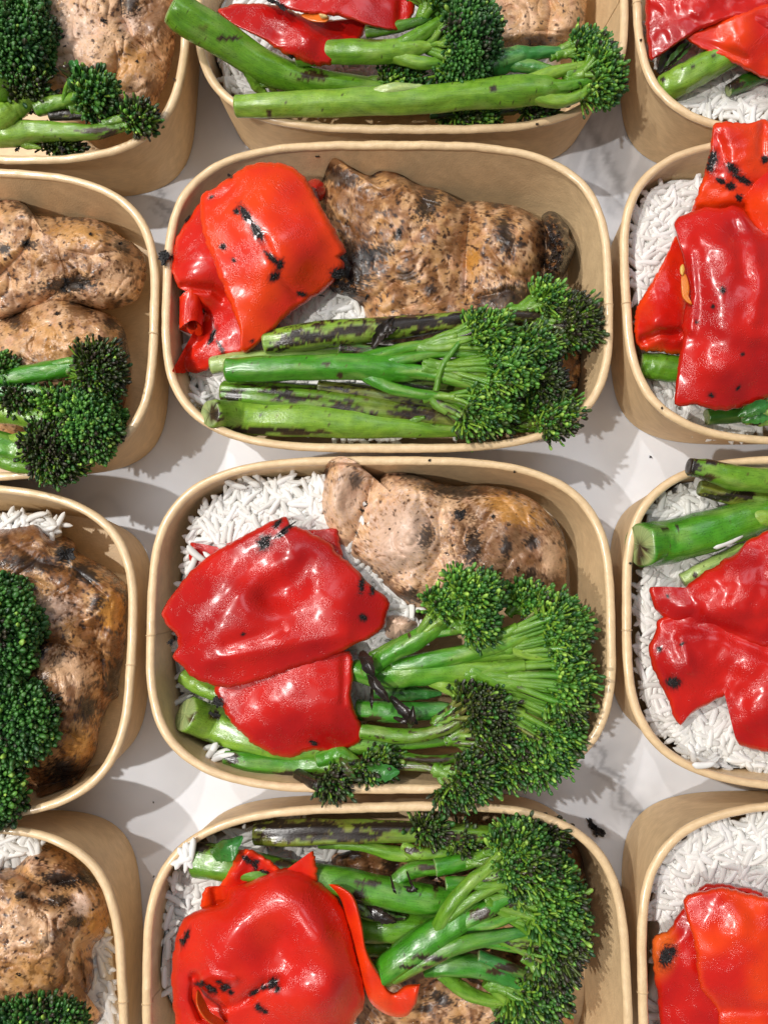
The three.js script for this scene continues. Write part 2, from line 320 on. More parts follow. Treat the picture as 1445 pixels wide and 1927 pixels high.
// a slab seen in the view as an outline: top surface through height points, rounded edge, underside
// q: {out, c, H, thick | base, edge, creases:[{p, d, w}], bump(px,py)->mm, col(px,py,e)->rgb, na, nr, bowl, round}
function slab(q) {
  const na = q.na ?? 150, nr = q.nr ?? 44, out = outline(q.out, na, q.tension), c = q.c ?? centroid(out), T = tps(q.H);
  const jit = q.jit ?? 0;
  if (jit && q.base !== undefined) for (let i = 0; i < na; i++) { const a = i / na * Math.PI * 2, n = jit * n2(Math.cos(a) * 1.3 + c[0], Math.sin(a) * 1.3 + c[1]), d = Math.hypot(out[i][0] - c[0], out[i][1] - c[1]); out[i] = [out[i][0] + (out[i][0] - c[0]) / d * n, out[i][1] + (out[i][1] - c[1]) / d * n]; }
  else if (jit) for (let i = 0; i < na; i++) { const a = i / na * Math.PI * 2, n = jit * (n2(Math.cos(a) * 6 + c[0], Math.sin(a) * 6 + c[1]) + 0.6 * n2(Math.cos(a) * 17 + c[0], Math.sin(a) * 17)); const d = Math.hypot(out[i][0] - c[0], out[i][1] - c[1]); out[i] = [out[i][0] + (out[i][0] - c[0]) / d * n, out[i][1] + (out[i][1] - c[1]) / d * n]; }
  const top = (x, y) => {
    let h = T(x, y);
    for (const k of q.creases ?? []) { const d = segDist(x, y, k.p) / k.w; h += q.base === undefined ? k.d * Math.exp(-d * d) : k.p.length < 2 ? k.d * Math.exp(-d * d) : k.d * (0.9 * Math.exp(-1.7 * d) + 0.35 * Math.exp(-d * d / 4)); }
    if (q.bump) h += q.bump(x, y);
    return h;
  };
  const pos = [], col = [], idx = [], put = (x, y, h, e) => { const v = P(x, y, q.bowl ? fitH(x, y, h, q.bowl) : h); pos.push(v.x, v.y, v.z); const k = q.col(x, y, e); col.push(k[0], k[1], k[2]); };
  const E = q.edge ?? 2, rings = [];
  for (let j = 0; j <= nr; j++) { const t = j / nr; rings.push(1 - (1 - t) ** 1.35); }   // denser towards the edge
  put(c[0], c[1], top(c[0], c[1]), 99);
  for (let j = 1; j <= nr; j++) for (let i = 0; i < na; i++) {
    const s = rings[j], x = lerp(c[0], out[i][0], s), y = lerp(c[1], out[i][1], s), R = Math.hypot(out[i][0] - c[0], out[i][1] - c[1]);
    const e = (1 - s) * R / 5.2;                                                          // mm from the edge
    let h = top(x, y);
    if (q.base !== undefined) { const b = typeof q.base === 'function' ? q.base(x, y) : q.base, f = clamp(e / E); h = b + (h - b) * Math.max(0, 1 - (1 - f) ** 2.4) ** 0.5; }
    else if (e < E) h -= E * (1 - Math.sqrt(Math.max(0, 1 - (1 - e / E) ** 2)));
    put(x, y, h, e);
  }
  // underside
  const low = [[1, 0], [0.985, 0], [0.9, 0], [0.6, 0]].slice(1);
  for (const [s] of low) for (let i = 0; i < na; i++) {
    const x = lerp(c[0], out[i][0], s), y = lerp(c[1], out[i][1], s);
    put(x, y, q.base !== undefined ? (typeof q.base === 'function' ? q.base(x, y) : q.base) - 1 : top(x, y) - (q.thick ?? 4), 0);
  }
  put(c[0], c[1], q.base !== undefined ? (typeof q.base === 'function' ? q.base(c[0], c[1]) : q.base) - 1 : top(c[0], c[1]) - (q.thick ?? 4), 0);
  const at = (j, i) => 1 + (j - 1) * na + (i % na), J = nr + low.length, last = 1 + J * na;
  let area = 0; for (let i = 0; i < na; i++) { const a = out[i], b = out[(i + 1) % na]; area += a[0] * b[1] - a[1] * b[0]; }
  const tri = (a, b, d) => (area < 0 ? idx.push(a, b, d) : idx.push(a, d, b));
  for (let i = 0; i < na; i++) {
    tri(0, at(1, i), at(1, i + 1));
    for (let j = 1; j < J; j++) { tri(at(j, i), at(j + 1, i), at(j + 1, i + 1)); tri(at(j, i), at(j + 1, i + 1), at(j, i + 1)); }
    tri(at(J, i), last, at(J, i + 1));
  }
  const g = new THREE.BufferGeometry();
  g.setAttribute('position', new THREE.Float32BufferAttribute(pos, 3)); g.setAttribute('color', new THREE.Float32BufferAttribute(col, 3)); g.setIndex(idx);
  g.computeVertexNormals(); shiftUV(g);
  g.userData.top = (x, y) => (q.bowl ? fitH(x, y, top(x, y), q.bowl) : top(x, y));
  return g;
}
// a long band between two edges, each a row of [px, py, h]
function band(q) {
  const nu = q.nu ?? 70, nv = q.nv ?? 18, cv = (e) => new THREE.CatmullRomCurve3(e.map((p) => new THREE.Vector3(p[0], p[1], p[2])), false, 'centripetal').getSpacedPoints(nu);
  const L = cv(q.left), R = cv(q.right), pos = [], col = [], idx = [], row = 2 * (nv + 1);
  for (let i = 0; i <= nu; i++) for (let s = 0; s < 2; s++) for (let j = 0; j <= nv; j++) {
    const v = (s ? nv - j : j) / nv, x = lerp(L[i].x, R[i].x, v), y = lerp(L[i].y, R[i].y, v), ed = Math.min(v, 1 - v, i / nu * 4, (nu - i) / nu * 4) * 2, k = Math.sqrt(1 - (1 - clamp(ed * 2.5)) ** 2);
    let h = lerp(L[i].z, R[i].z, v) + (q.arch ?? 2) * Math.sin(v * Math.PI) + (q.bump ? q.bump(x, y) : 0);
    h += (s ? -1 : 1) * (q.thick ?? 3.5) / 2 * k;
    const w = P(x, y, h); pos.push(w.x, w.y, w.z); col.push(...q.col(x, y, ed * 5));
  }
  for (let i = 0; i < nu; i++) for (let j = 0; j < row; j++) { const a = i * row + j, b = i * row + (j + 1) % row; idx.push(a, a + row, b, b, a + row, b + row); }
  for (const i of [0, nu]) for (let j = 0; j < nv; j++) { const a = i * row + j, b = i * row + j + 1, c = i * row + row - 1 - j, d = c - 1; i ? idx.push(a, c, b, b, c, d) : idx.push(a, b, c, b, d, c); }
  const g = new THREE.BufferGeometry();
  g.setAttribute('position', new THREE.Float32BufferAttribute(pos, 3)); g.setAttribute('color', new THREE.Float32BufferAttribute(col, 3)); g.setIndex(idx);
  // outward winding: upper side must face up
  g.computeVertexNormals();
  const m = Math.floor(nu / 2) * row + (nv >> 1); if (g.attributes.normal.getY(m) < 0) { g.setIndex([...g.index.array].reverse()); g.computeVertexNormals(); }
  shiftUV(g);
  return g;
}
// ---- colours (linear)
const RED = [0.56, 0.010, 0.005], DEEP = [0.38, 0.004, 0.004], ORANGE = [0.80, 0.050, 0.003], PITH = [0.72, 0.17, 0.02];
function pepperCol(a, b, orangeEdge = 0.5) {           // a: its red, b: the red of its patches
  const s = rnd() * 50;
  return (x, y, e) => {
    const n = fbm(x / 170 + s, y / 170 - s, 2), f = fbm(x / 14 + s, y / 14, 2);
    let c = mix3(a, b, sstep(-0.5, 0.55, n));
    c = mix3(c, ORANGE, orangeEdge * 0.8 * sstep(3, 0.3, e));
    const k = 1 + 0.06 * f; return [c[0] * k, c[1] * k, c[2] * k];
  };
}
const lowBump = (amp, sc, s = 0) => (x, y) => 0.75 * amp * fbm(x / sc / 1.15 + s, y / sc / 1.15 - s, 2);

// ---- char flakes lying on a slab
function flake(o, host, px, py, len, wid, ang, lift = 0.25) {
  const pts = [], n = 13, ca = Math.cos(ang), sa = Math.sin(ang);
  for (let i = 0; i < n; i++) { const t = i / n * Math.PI * 2, r = rr(0.5, 1.25), u = Math.cos(t) * len / 2 * r, v = Math.sin(t) * wid / 2 * r; pts.push([px + ca * u - sa * v, py + sa * u + ca * v]); }
  const top = host.userData.top;
  const g = slab({ out: pts, c: [px, py], H: [[px, py, 0], [px + 9, py, 0], [px, py + 9, 0]], bump: (x, y) => top(x, y) + lift + 0.45 * n2(x / 5, y / 5) + 0.2 * n2(x / 2, y / 2), thick: 0.6, edge: 0.25, na: 44, nr: 7, tension: 0.12, jit: wid * 0.12, col: () => [1, 1, 1] });
  g.deleteAttribute('color');
  add(o, 'char_flake', g, M.char);
}
function pepper(name, label, q, marks = [], group) {
  const o = thing(name, label, 'pepper', group), base = q.col, geo = slab({ thick: 4, edge: 2.1, na: 200, nr: 70, jit: 1.8, ...q, col: (x, y, e) => {
    let c = base(x, y, e);
    for (const [mx, my, len, wid, ang] of marks) {
      const dx = x - mx, dy = y - my; if (Math.abs(dx) + Math.abs(dy) > len * 3 + 12) continue;
      const u = (Math.cos(ang) * dx + Math.sin(ang) * dy) / (len * 0.54 + 1.5), v = (-Math.sin(ang) * dx + Math.cos(ang) * dy) / (wid * 0.6 + 1.5), d = Math.hypot(u, v) + 0.3 * n2(x / 7, y / 7) + 0.16 * n2(x / 3, y / 3);
      c = mix3(mix3(c, [0.14, 0.006, 0.004], 0.6 * sstep(1.5, 0.8, d)), [0.014, 0.008, 0.007], sstep(0.9, 0.68, d));
    }
    return c;
  } });
  add(o, 'flesh', geo, M.pepper);
  for (const [x, y, l, w, a, f] of marks) if (l > 6) flake(o, geo, x, y, l * 0.98, w * 0.9, a, f ?? 0.15);
  return { o, geo };
}
// ---- chicken
const PALE = [0.76, 0.47, 0.275], TAN = [0.57, 0.305, 0.125], BROWN = [0.17, 0.064, 0.018], DARK = [0.045, 0.026, 0.02], COAL = [0.012, 0.010, 0.010], GOLD = [0.56, 0.25, 0.045];
function chickenCol(q) {
  const s = q.seed * 13.7, s9 = q.seed * 9.1, base = q.pale ?? 0.5, sear = q.sear ?? 0.5, patches = q.patches ?? [];
  return (x, y, e) => {
    const a = fbm(x / 70 + s, y / 70 - s, 4), b = fbm(x / 24 - s, y / 24 + s, 4), f = n2(x / 5.2 + s, y / 5.2), m = fbm(x / 11 + s, y / 11 - s, 3);
    let c = mix3(TAN, PALE, sstep(-0.5, 0.4, a + (base - 0.5) * 1.4));
    c = mix3(c, GOLD, 0.35 * sstep(0.05, 0.5, fbm(x / 38 + 7 + s, y / 38, 3)));
    c = mix3(c, [0.60, 0.28, 0.21], 0.3 * sstep(0.1, 0.5, fbm(x / 50 - 9 - s, y / 50, 3)));
    c = mix3(c, [0.25, 0.098, 0.028], clamp(0.35 + sear * 0.85) * sstep(-0.10, 0.34, 0.8 * fbm(x / 42 - s, y / 42 + 3 * s, 4) + 0.5 * a + (sear - 0.4) * 0.5));
    const edge = sstep(4.5, 0.2, e) * 0.6;
    c = mix3(c, BROWN, clamp(0.92 * sstep(0.24, 0.52, b * 0.95 + a * 0.35 + m * 0.5 + sear * 0.42 - 0.14 + edge * 0.55)));
    c = mix3(c, DARK, 0.9 * sstep(0.38, 0.58, b + m * 0.65 + sear * 0.34 - 0.15 + edge * 0.4));
    // ground spice caught on the surface
    const sp = n2(x / 3.1 - s, y / 3.1 + s), zone = fbm(x / 55 + 3 * s, y / 55 - s, 2);
    c = mix3(c, mix3(DARK, BROWN, 0.55), 0.8 * sstep(0.70, 0.95, 0.55 * f + 0.55 * sp + 0.6 * zone + sear * 0.3 - 0.06));
    for (const p of patches) {                         // [px, py, rx, ry, turn, strength, tone]
      const ca = Math.cos(p[4]), sa = Math.sin(p[4]), dx = x - p[0], dy = y - p[1], u = (ca * dx + sa * dy) / p[2], v = (-sa * dx + ca * dy) / p[3];
      const d = Math.sqrt(u * u + v * v) + 0.75 * m + 0.3 * f + 0.35 * b;
      const tone = p[6] === 1 ? PALE : p[6] === 2 ? GOLD : p[6] === 3 ? BROWN : p[6] === 4 ? [0.7, 0.48, 0.36] : COAL;
      c = mix3(c, tone, p[5] * sstep(1.12, 0.62, d));
    }
    return c;
  };
}
// muscles lie side by side: rounded ridges with soft furrows between
const fold = (x, y) => { const v = fbm(x, y, 2) * 2.6, f = v - Math.floor(v); return Math.sin(f * Math.PI) ** 0.6 - 0.6; };
function chicken(label, q) {
  const o = thing('chicken_thigh', label, 'chicken', q.group), s = q.seed * 9.1, s0 = q.seed * 13.7;
  const bump = (x, y) => (q.amp ?? 1) * (2.3 * fbm(x / 105 + s, y / 105, 2) + 0.8 * fold(x / 150 + s, y / 150 - s) + 0.36 * fbm(x / 36, y / 36 + s, 2) + 0.5 * sstep(0.12, 0.5, fbm(x / 55 + 3 * s0, y / 55 - s0, 2)) * fbm(x / 11 + s, y / 11, 2));
  const geo = slab({ edge: 9, na: 260, nr: 120, jit: 4, base: 10, ...q, bump, col: chickenCol(q) });
  add(o, 'meat', geo, (q.pale ?? 0.5) > 0.7 ? M.chickenPale : M.chicken);
  for (const k of q.ends ?? []) {
    const f = chickenCol({ ...q, sear: 1, patches: [] });
    add(o, 'charred_end', slab({ base: 12, edge: 5, na: 150, nr: 60, bowl: q.bowl, ...k, bump: (x, y) => 1.3 * fbm(x / 16, y / 16 + s, 3) + 0.9 * Math.abs(n2(x / 7, y / 7)), col: (x, y, e) => mix3(f(x, y, e), COAL, 0.94 * sstep(-0.38, 0.05, fbm(x / 17 + s, y / 17, 3) + 0.1)) }), M.chicken);
  }
  for (const m of q.marks ?? []) flake(o, geo, ...m);
  settle(o);
  return geo;
}
// ---- tubes: points [px, py, h, rpx] (r in pixels of the photograph)
function tubePts(list, bowl) {
  return list.map(([x, y, h, r]) => { const R = r / pxPerM(h); const hh = bowl ? fitH(x, y, h, bowl, R * 0.8) : h; return { v: P(x, y, hh), r: R }; });
}
function tube(pts, opt = {}) {
  const { seg = Math.max(10, pts.length * 8), rad = 14, ridge = 0.05, nr = 0.1, cap0 = 0.2, cap1 = 0.5, col, s = rnd() * 90 } = opt;
  const cv = new THREE.CatmullRomCurve3(pts.map((p) => p.v), false, 'centripetal'), pos = [], colr = [], uv = [], idx = [];
  let L = 0; const rAt = (t) => { const f = t * (pts.length - 1), i = Math.min(pts.length - 2, Math.floor(f)), k = f - i; return lerp(pts[i].r, pts[i + 1].r, k * k * (3 - 2 * k)); };
  const T = new THREE.Vector3(), N = new THREE.Vector3(), B = new THREE.Vector3(), v = new THREE.Vector3(), prev = new THREE.Vector3();
  let ref = null;
  const ring = (c, r, t, flat) => {
    for (let i = 0; i <= rad; i++) {
      const a = i / rad * Math.PI * 2, k = r * (1 + (flat ? 0 : ridge * Math.cos(a * 5 + s) + nr * n3(Math.cos(a) + s, Math.sin(a), t * 7)));
      v.copy(c).addScaledVector(N, Math.cos(a) * k).addScaledVector(B, Math.sin(a) * k);
      pos.push(v.x, v.y, v.z); uv.push(L, a / (Math.PI * 2) * 6.28 * 0.004);
      const q = col(t, a, v, flat && !opt.uncut, L); colr.push(q[0], q[1], q[2]);
    }
  };
  for (let j = 0; j <= seg; j++) {
    const t = j / seg, c = cv.getPoint(t); cv.getTangent(t, T);
    if (!ref) { ref = Math.abs(T.y) < 0.9 ? new THREE.Vector3(0, 1, 0) : new THREE.Vector3(1, 0, 0); }
    B.crossVectors(T, ref).normalize(); N.crossVectors(B, T).normalize();
    if (j) L += prev.distanceTo(c); prev.copy(c);
    const r = rAt(t);
    if (j === 0) { const b = c.clone().addScaledVector(T, -r * cap0); ring(b.clone().addScaledVector(T, r * 0.04), 0.0001, 0, true); ring(b, r * 0.5, 0, true); ring(b, r * 0.9, 0, true); }
    ring(c, r, t, false);
    if (j === seg) { ring(c.clone().addScaledVector(T, r * cap1 * 0.7), r * 0.72, 1, false); ring(c.clone().addScaledVector(T, r * cap1), 0.0001, 1, false); }
  }
  const w = rad + 1, n = pos.length / 3 / w;
  for (let j = 0; j < n - 1; j++) for (let i = 0; i < rad; i++) { const a = j * w + i; idx.push(a, a + 1, a + w, a + 1, a + w + 1, a + w); }
  const g = new THREE.BufferGeometry();
  g.setAttribute('position', new THREE.Float32BufferAttribute(pos, 3)); g.setAttribute('uv', new THREE.Float32BufferAttribute(uv, 2)); g.setAttribute('color', new THREE.Float32BufferAttribute(colr, 3)); g.setIndex(idx);
  smooth(g);
  return g;
}
const G = { stem: [0.125, 0.29, 0.016], bright: [0.058, 0.26, 0.012], lime: [0.24, 0.40, 0.040], deep: [0.030, 0.125, 0.010], blue: [0.045, 0.215, 0.042], pale: [0.42, 0.52, 0.17], olive: [0.18, 0.19, 0.025] };
const CUT = [0.40, 0.48, 0.20], BURN = [0.022, 0.014, 0.010];
// stem colour: from tone at its base to tone at its tip, char by noise and by patches [px, py, rx, ry, strength]
function stemCol(a, b, char = 0, patches = [], s = rnd() * 60) {
  return (t, ang, v, flat, L = 0) => {
    const ca = Math.cos(ang), sa = Math.sin(ang), n = 0.65 * n3(ca * 1.9 + s, sa * 1.9, L * 190) + 0.45 * n3(ca * 4.5 - s, sa * 4.5, L * 420), m = n3(ca * 0.9 + s, sa * 0.9 - s, L * 62), f = n3(v.x * 1300, v.y * 1300, v.z * 1300 + s);
    let c = mix3(a, b, sstep(0, 1, t + 0.25 * m));
    c = mix3(c, G.pale, 0.22 * sstep(0.1, 0.7, m));
    const k = flat ? 1 : 1 + 0.16 * n; c = [c[0] * k, c[1] * k, c[2] * k];
    if (flat) c = mix3(CUT, [0.20, 0.20, 0.06], 0.3);
    let d = flat ? 0 : sstep(0.72, 0.42, 1.28 - char * 1.35 + 0.42 * n + 0.38 * m + 0.12 * f);
    if (patches.length) { const p = toPx(v); for (const q of patches) { const e = Math.hypot((p[0] - q[0]) / q[2], (p[1] - q[1]) / q[3]) + 0.5 * n + 0.2 * f; d = Math.max(d, q[4] * sstep(1.1, 0.7, e)); } }
    if (!flat) d = Math.max(d, 0.8 * sstep(0.88, 0.95, f + 0.12 * n));
    const brown = mix3(c, [0.10, 0.055, 0.018], clamp(d * 1.6)); return mix3(brown, BURN, sstep(0.4, 1, d));
  };
}
const budGeo = (() => {
  const pr = [[0, -1.15], [0.22, -1.0], [0.62, -0.35], [0.86, 0.25], [0.84, 0.65], [0.55, 1.0], [0.16, 1.16], [0, 1.17]].map((p) => new THREE.Vector2(Math.max(p[0], 0.0001), p[1]));
  const g = new THREE.LatheGeometry(pr, 8), p = g.attributes.position;
  for (let i = 0; i < p.count; i++) { const a = Math.atan2(p.getZ(i), p.getX(i)), k = 1 + 0.1 * Math.cos(a * 4) * (p.getY(i) > 0 ? 1 : 0.3); p.setX(i, p.getX(i) * k); p.setZ(i, p.getZ(i) * k); }
  g.computeVertexNormals();
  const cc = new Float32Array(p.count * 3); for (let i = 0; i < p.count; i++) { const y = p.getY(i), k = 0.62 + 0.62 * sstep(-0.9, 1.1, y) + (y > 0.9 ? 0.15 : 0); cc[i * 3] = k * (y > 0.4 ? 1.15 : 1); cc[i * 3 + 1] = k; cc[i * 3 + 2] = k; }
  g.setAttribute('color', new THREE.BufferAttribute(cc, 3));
  return g;
})();
const BUD = { dark: [0.008, 0.048, 0.010], mid: [0.028, 0.125, 0.016], light: [0.11, 0.31, 0.03], tip: [0.28, 0.50, 0.07] };
// a flower head filling an ellipsoid of the view
// q: {from:[px,py,h], c:[px,py,h], rx, ry, rz(mm), turn, n clusters, cut, per, bud, char, light, burnt:[[px,py,r]], stalk}
function head(list, stalks, q, bowl, pedicels) {
  const O = P(...q.from), c0 = P(...q.c), s = pxPerM(q.c[2]), ax = new THREE.Vector3().subVectors(c0, O).setY(0).normalize();
  const tu = q.turn ?? 0, ca = Math.cos(tu), sa = Math.sin(tu), cut = (q.cut ?? -0.3) > 0 ? q.cut - 0.22 : q.cut ?? -0.3, n = Math.round((q.n ?? 16) * (cut > -0.35 ? 1.35 : 1)), per = (q.per ?? 26) * (cut > -0.35 ? 0.62 : 1), bud = q.bud ?? 1;
  const dirs = [];
  let guard = 0;
  while (dirs.length < n && guard++ < 6000) {
    const u = rnd() * Math.PI * 2, y = rr(-0.25, 1), k = Math.sqrt(Math.max(0, 1 - y * y)), d = new THREE.Vector3(Math.cos(u) * k, y, Math.sin(u) * k);
    if (d.x * ax.x + d.z * ax.z < cut) continue;
    if (dirs.every((e) => e.distanceTo(d) > 1.75 / Math.sqrt(n) * (guard > 3000 ? 0.55 : 1))) dirs.push(d);
  }
  const nodes = [];
  for (const d of dirs) {
    const ex = d.x * q.rx, ez = d.z * q.ry, wx = ca * ex - sa * ez, wz = sa * ex + ca * ez, fill = cut > -0.35 ? rr(0.58, 1.06) : rr(0.78, 1.05);
    const E = c0.clone().add(new THREE.Vector3(wx / s * fill, d.y * q.rz / 1000 * fill, wz / s * fill));
    const px = toPx(E); if (bowl) { const h = fitH(px[0], px[1], E.y * 1000, bowl, 0.0025); if (Math.abs(h - E.y * 1000) > 0.1) E.copy(P(px[0], px[1], h)); }
    const nrm = E.clone().sub(O).normalize().multiplyScalar(0.75).add(new THREE.Vector3(d.x * 0.4, 0.35 + 0.45 * d.y, d.z * 0.4)).normalize();
    const loose = q.cut === undefined || q.cut > -0.35, rho = (q.rho ?? 0.0042) * rr(0.7, 1.2) * (loose ? 1.06 : 1), ch = Math.min(1, (q.char ?? 0.06) * 1.3 + 0.05);
    let burn = rnd() < ch ? rr(0.6, 1) : 0;
    for (const b of q.burnt ?? []) if (Math.hypot(px[0] - b[0], px[1] - b[1]) < b[2]) burn = rr(0.75, 1);
    const tone = rnd(), lit = (q.light ?? 0.4) + (loose ? 0.12 : 0);
    if (q.stalk !== 0) nodes.push({ E, burn });
    const X = new THREE.Vector3(1, 0, 0); if (Math.abs(nrm.x) > 0.9) X.set(0, 0, 1);
    const U = new THREE.Vector3().crossVectors(nrm, X).normalize(), V = new THREE.Vector3().crossVectors(nrm, U);
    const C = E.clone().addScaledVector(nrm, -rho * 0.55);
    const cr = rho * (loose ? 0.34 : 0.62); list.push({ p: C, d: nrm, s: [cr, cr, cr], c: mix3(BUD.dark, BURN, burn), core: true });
    const cnt = Math.round(per * 1.35 * rr(0.8, 1.15));
    for (let i = 0; i < cnt; i++) {                    // buds round a little dome
      const y = 1 - (i + 0.5) / cnt * 1.12, k = Math.sqrt(Math.max(0, 1 - y * y)), a = i * 2.39996 + rnd() * 0.6;
      const e = nrm.clone().multiplyScalar(y).addScaledVector(U, Math.cos(a) * k).addScaledVector(V, Math.sin(a) * k).normalize();
      const r = rho * (loose ? rr(0.45, 1.5) : rr(0.7, 1.25)), sz = bud * rr(0.5, 1.15) * (loose ? 0.00082 : 0.00088);
      let col = mix3(mix3(BUD.dark, BUD.mid, clamp(tone + rr(-0.3, 0.3))), BUD.light, clamp(lit * rr(-0.4, 1.3)));
      if (rnd() < lit * 0.18) col = mix3(col, BUD.tip, rr(0.4, 0.9));
      const bb = burn > 0 ? (rnd() < burn ? rr(0.6, 1) : 0) : rnd() < ch * 0.6 ? rr(0.4, 0.9) : 0;
      col = mix3(col, BURN, bb);
      const e0 = e.clone(), tip = C.clone().addScaledVector(e0, r);
      if (loose) pedicels.push({ a: C.clone().addScaledVector(nrm, -rho * 0.7), b: tip, c: mix3(mix3(G.stem, G.lime, rr(0.3, 1.1)), BURN, bb * 0.8) });
      list.push({ p: tip, d: e.multiplyScalar(0.7).addScaledVector(nrm, 0.5).add(new THREE.Vector3(rr(-1, 1), rr(-1, 1), rr(-1, 1)).multiplyScalar(0.34)).normalize(), s: [sz * rr(0.85, 1.1) * (burn > 0.5 ? 0.85 : 1), sz * rr(1.2, 2.1), sz * rr(0.85, 1.1)], c: col });
    }
  }
  // sub-branches: clusters share a few forks, thick at the branch and thin at the buds
  const free = nodes.slice(), st = q.stalk ?? 1, jit = (k) => new THREE.Vector3(rr(-1, 1), rr(-0.3, 0.6), rr(-1, 1)).multiplyScalar(k);
  while (free.length) {
    const a = free.shift(); free.sort((x, y) => x.E.distanceTo(a.E) - y.E.distanceTo(a.E));
    const mine = [a, ...free.splice(0, 1 + ((rnd() * 4) | 0))], mean = new THREE.Vector3(); for (const m of mine) mean.addScaledVector(m.E, 1 / mine.length);
    const N = O.clone().lerp(mean, rr(0.42, 0.62)).add(jit(0.0012)), burn = mine[0].burn, lime = mix3(G.stem, G.lime, rnd() * 0.8), r0 = st * rr(0.0010, 0.0015) * (0.75 + 0.12 * mine.length);
    stalks.push(tube([{ v: O.clone().add(jit(0.0014)), r: r0 * 1.25 }, { v: O.clone().lerp(N, 0.5).add(jit(0.0007)), r: r0 }, { v: N, r: r0 * 0.95 }], { seg: 10, rad: 8, ridge: 0.05, nr: 0.12, cap0: 0, cap1: 0.15, uncut: true, col: stemCol(G.stem, lime, burn * 0.5 + 0.02) }));
    for (const m of mine) { const r1 = st * rr(0.00050, 0.00085); stalks.push(tube([{ v: N.clone().lerp(O, 0.22), r: r1 * 1.5 }, { v: N.clone().lerp(m.E, 0.55).add(jit(0.0009)), r: r1 * 1.1 }, { v: m.E, r: r1 }], { seg: 8, rad: 6, ridge: 0, nr: 0.1, cap0: 0, uncut: true, col: stemCol(m.burn > 0.5 ? G.olive : lime, m.burn > 0.5 ? G.olive : G.bright, m.burn * 0.6 + 0.02) })); }
  }
}
const pedGeo = new THREE.CylinderGeometry(0.7, 1.2, 1, 5, 1, true); pedGeo.translate(0, 0.5, 0);
M.pedicel = new THREE.MeshStandardMaterial({ name: 'bud_stalk', color: 0xffffff, roughness: 0.5 });
function putBuds(o, list) {
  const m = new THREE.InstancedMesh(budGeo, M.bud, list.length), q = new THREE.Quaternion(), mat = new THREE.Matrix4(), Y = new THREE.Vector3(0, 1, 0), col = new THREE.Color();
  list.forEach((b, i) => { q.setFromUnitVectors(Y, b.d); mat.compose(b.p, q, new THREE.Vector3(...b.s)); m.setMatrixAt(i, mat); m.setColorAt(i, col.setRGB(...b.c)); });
  m.name = 'flower_buds'; m.userData.kind = 'stuff'; m.castShadow = m.receiveShadow = true;
  m.computeBoundingBox?.(); o.add(m);
}
// q: {bowl, parts:[{p:[[px,py,h,r]...], a, b, char, burn:[...], cut}], heads:[...], leaves:[[px,py,h,len,ang,wid,burnt]], group}
function broccolini(label, q) {
  const o = thing(q.name ?? 'broccolini', label, 'broccolini', q.group ?? 'grilled broccolini'), buds = [], stalks = [], pedicels = [];
  (q.parts ?? []).forEach((t, i) => {
    const tp = tubePts(t.p, q.bowl), l = tp.length - 1;   // a branch runs out to a point under its florets
    if (!t.blunt) tp.push({ v: tp[l].v.clone().addScaledVector(tp[l].v.clone().sub(tp[l - 1].v).normalize(), Math.min(0.009, tp[l].r * 2.6)), r: tp[l].r * 0.42 });
    const g = tube(tp, { seg: t.seg ?? Math.max(40, t.p.length * 26), rad: 30, ridge: t.ridge ?? 0.035, nr: t.nr ?? 0.055, cap0: 0.15, cap1: t.cap ?? 0.5, col: stemCol(G[t.a ?? 'stem'], G[t.b ?? t.a ?? 'bright'], t.char ?? 0, t.burn ?? []) });
    add(o, i === 0 || t.main ? 'stem' : 'branch', g, M.stem);
  });
  for (const h of q.heads ?? []) head(buds, stalks, h, q.bowl, pedicels);
  for (const l of q.leaves ?? []) add(o, 'leaf', leaf(...l), M.stem);
  if (stalks.length) add(o, 'floret_stalks', mergeGeometries(stalks), M.stem, { kind: 'stuff' });
  if (pedicels.length) {
    const m = new THREE.InstancedMesh(pedGeo, M.pedicel, pedicels.length), qq = new THREE.Quaternion(), mat = new THREE.Matrix4(), Y = new THREE.Vector3(0, 1, 0), d = new THREE.Vector3(), col = new THREE.Color();
    pedicels.forEach((k, i) => { d.subVectors(k.b, k.a); const L = d.length(); qq.setFromUnitVectors(Y, d.normalize()); mat.compose(k.a, qq, new THREE.Vector3(0.00052, L, 0.00052)); m.setMatrixAt(i, mat); m.setColorAt(i, col.setRGB(...k.c)); });
    m.name = 'bud_stalks'; m.userData.kind = 'stuff'; m.castShadow = m.receiveShadow = true; o.add(m);
  }
  if (buds.length) putBuds(o, buds);
  settle(o);
}
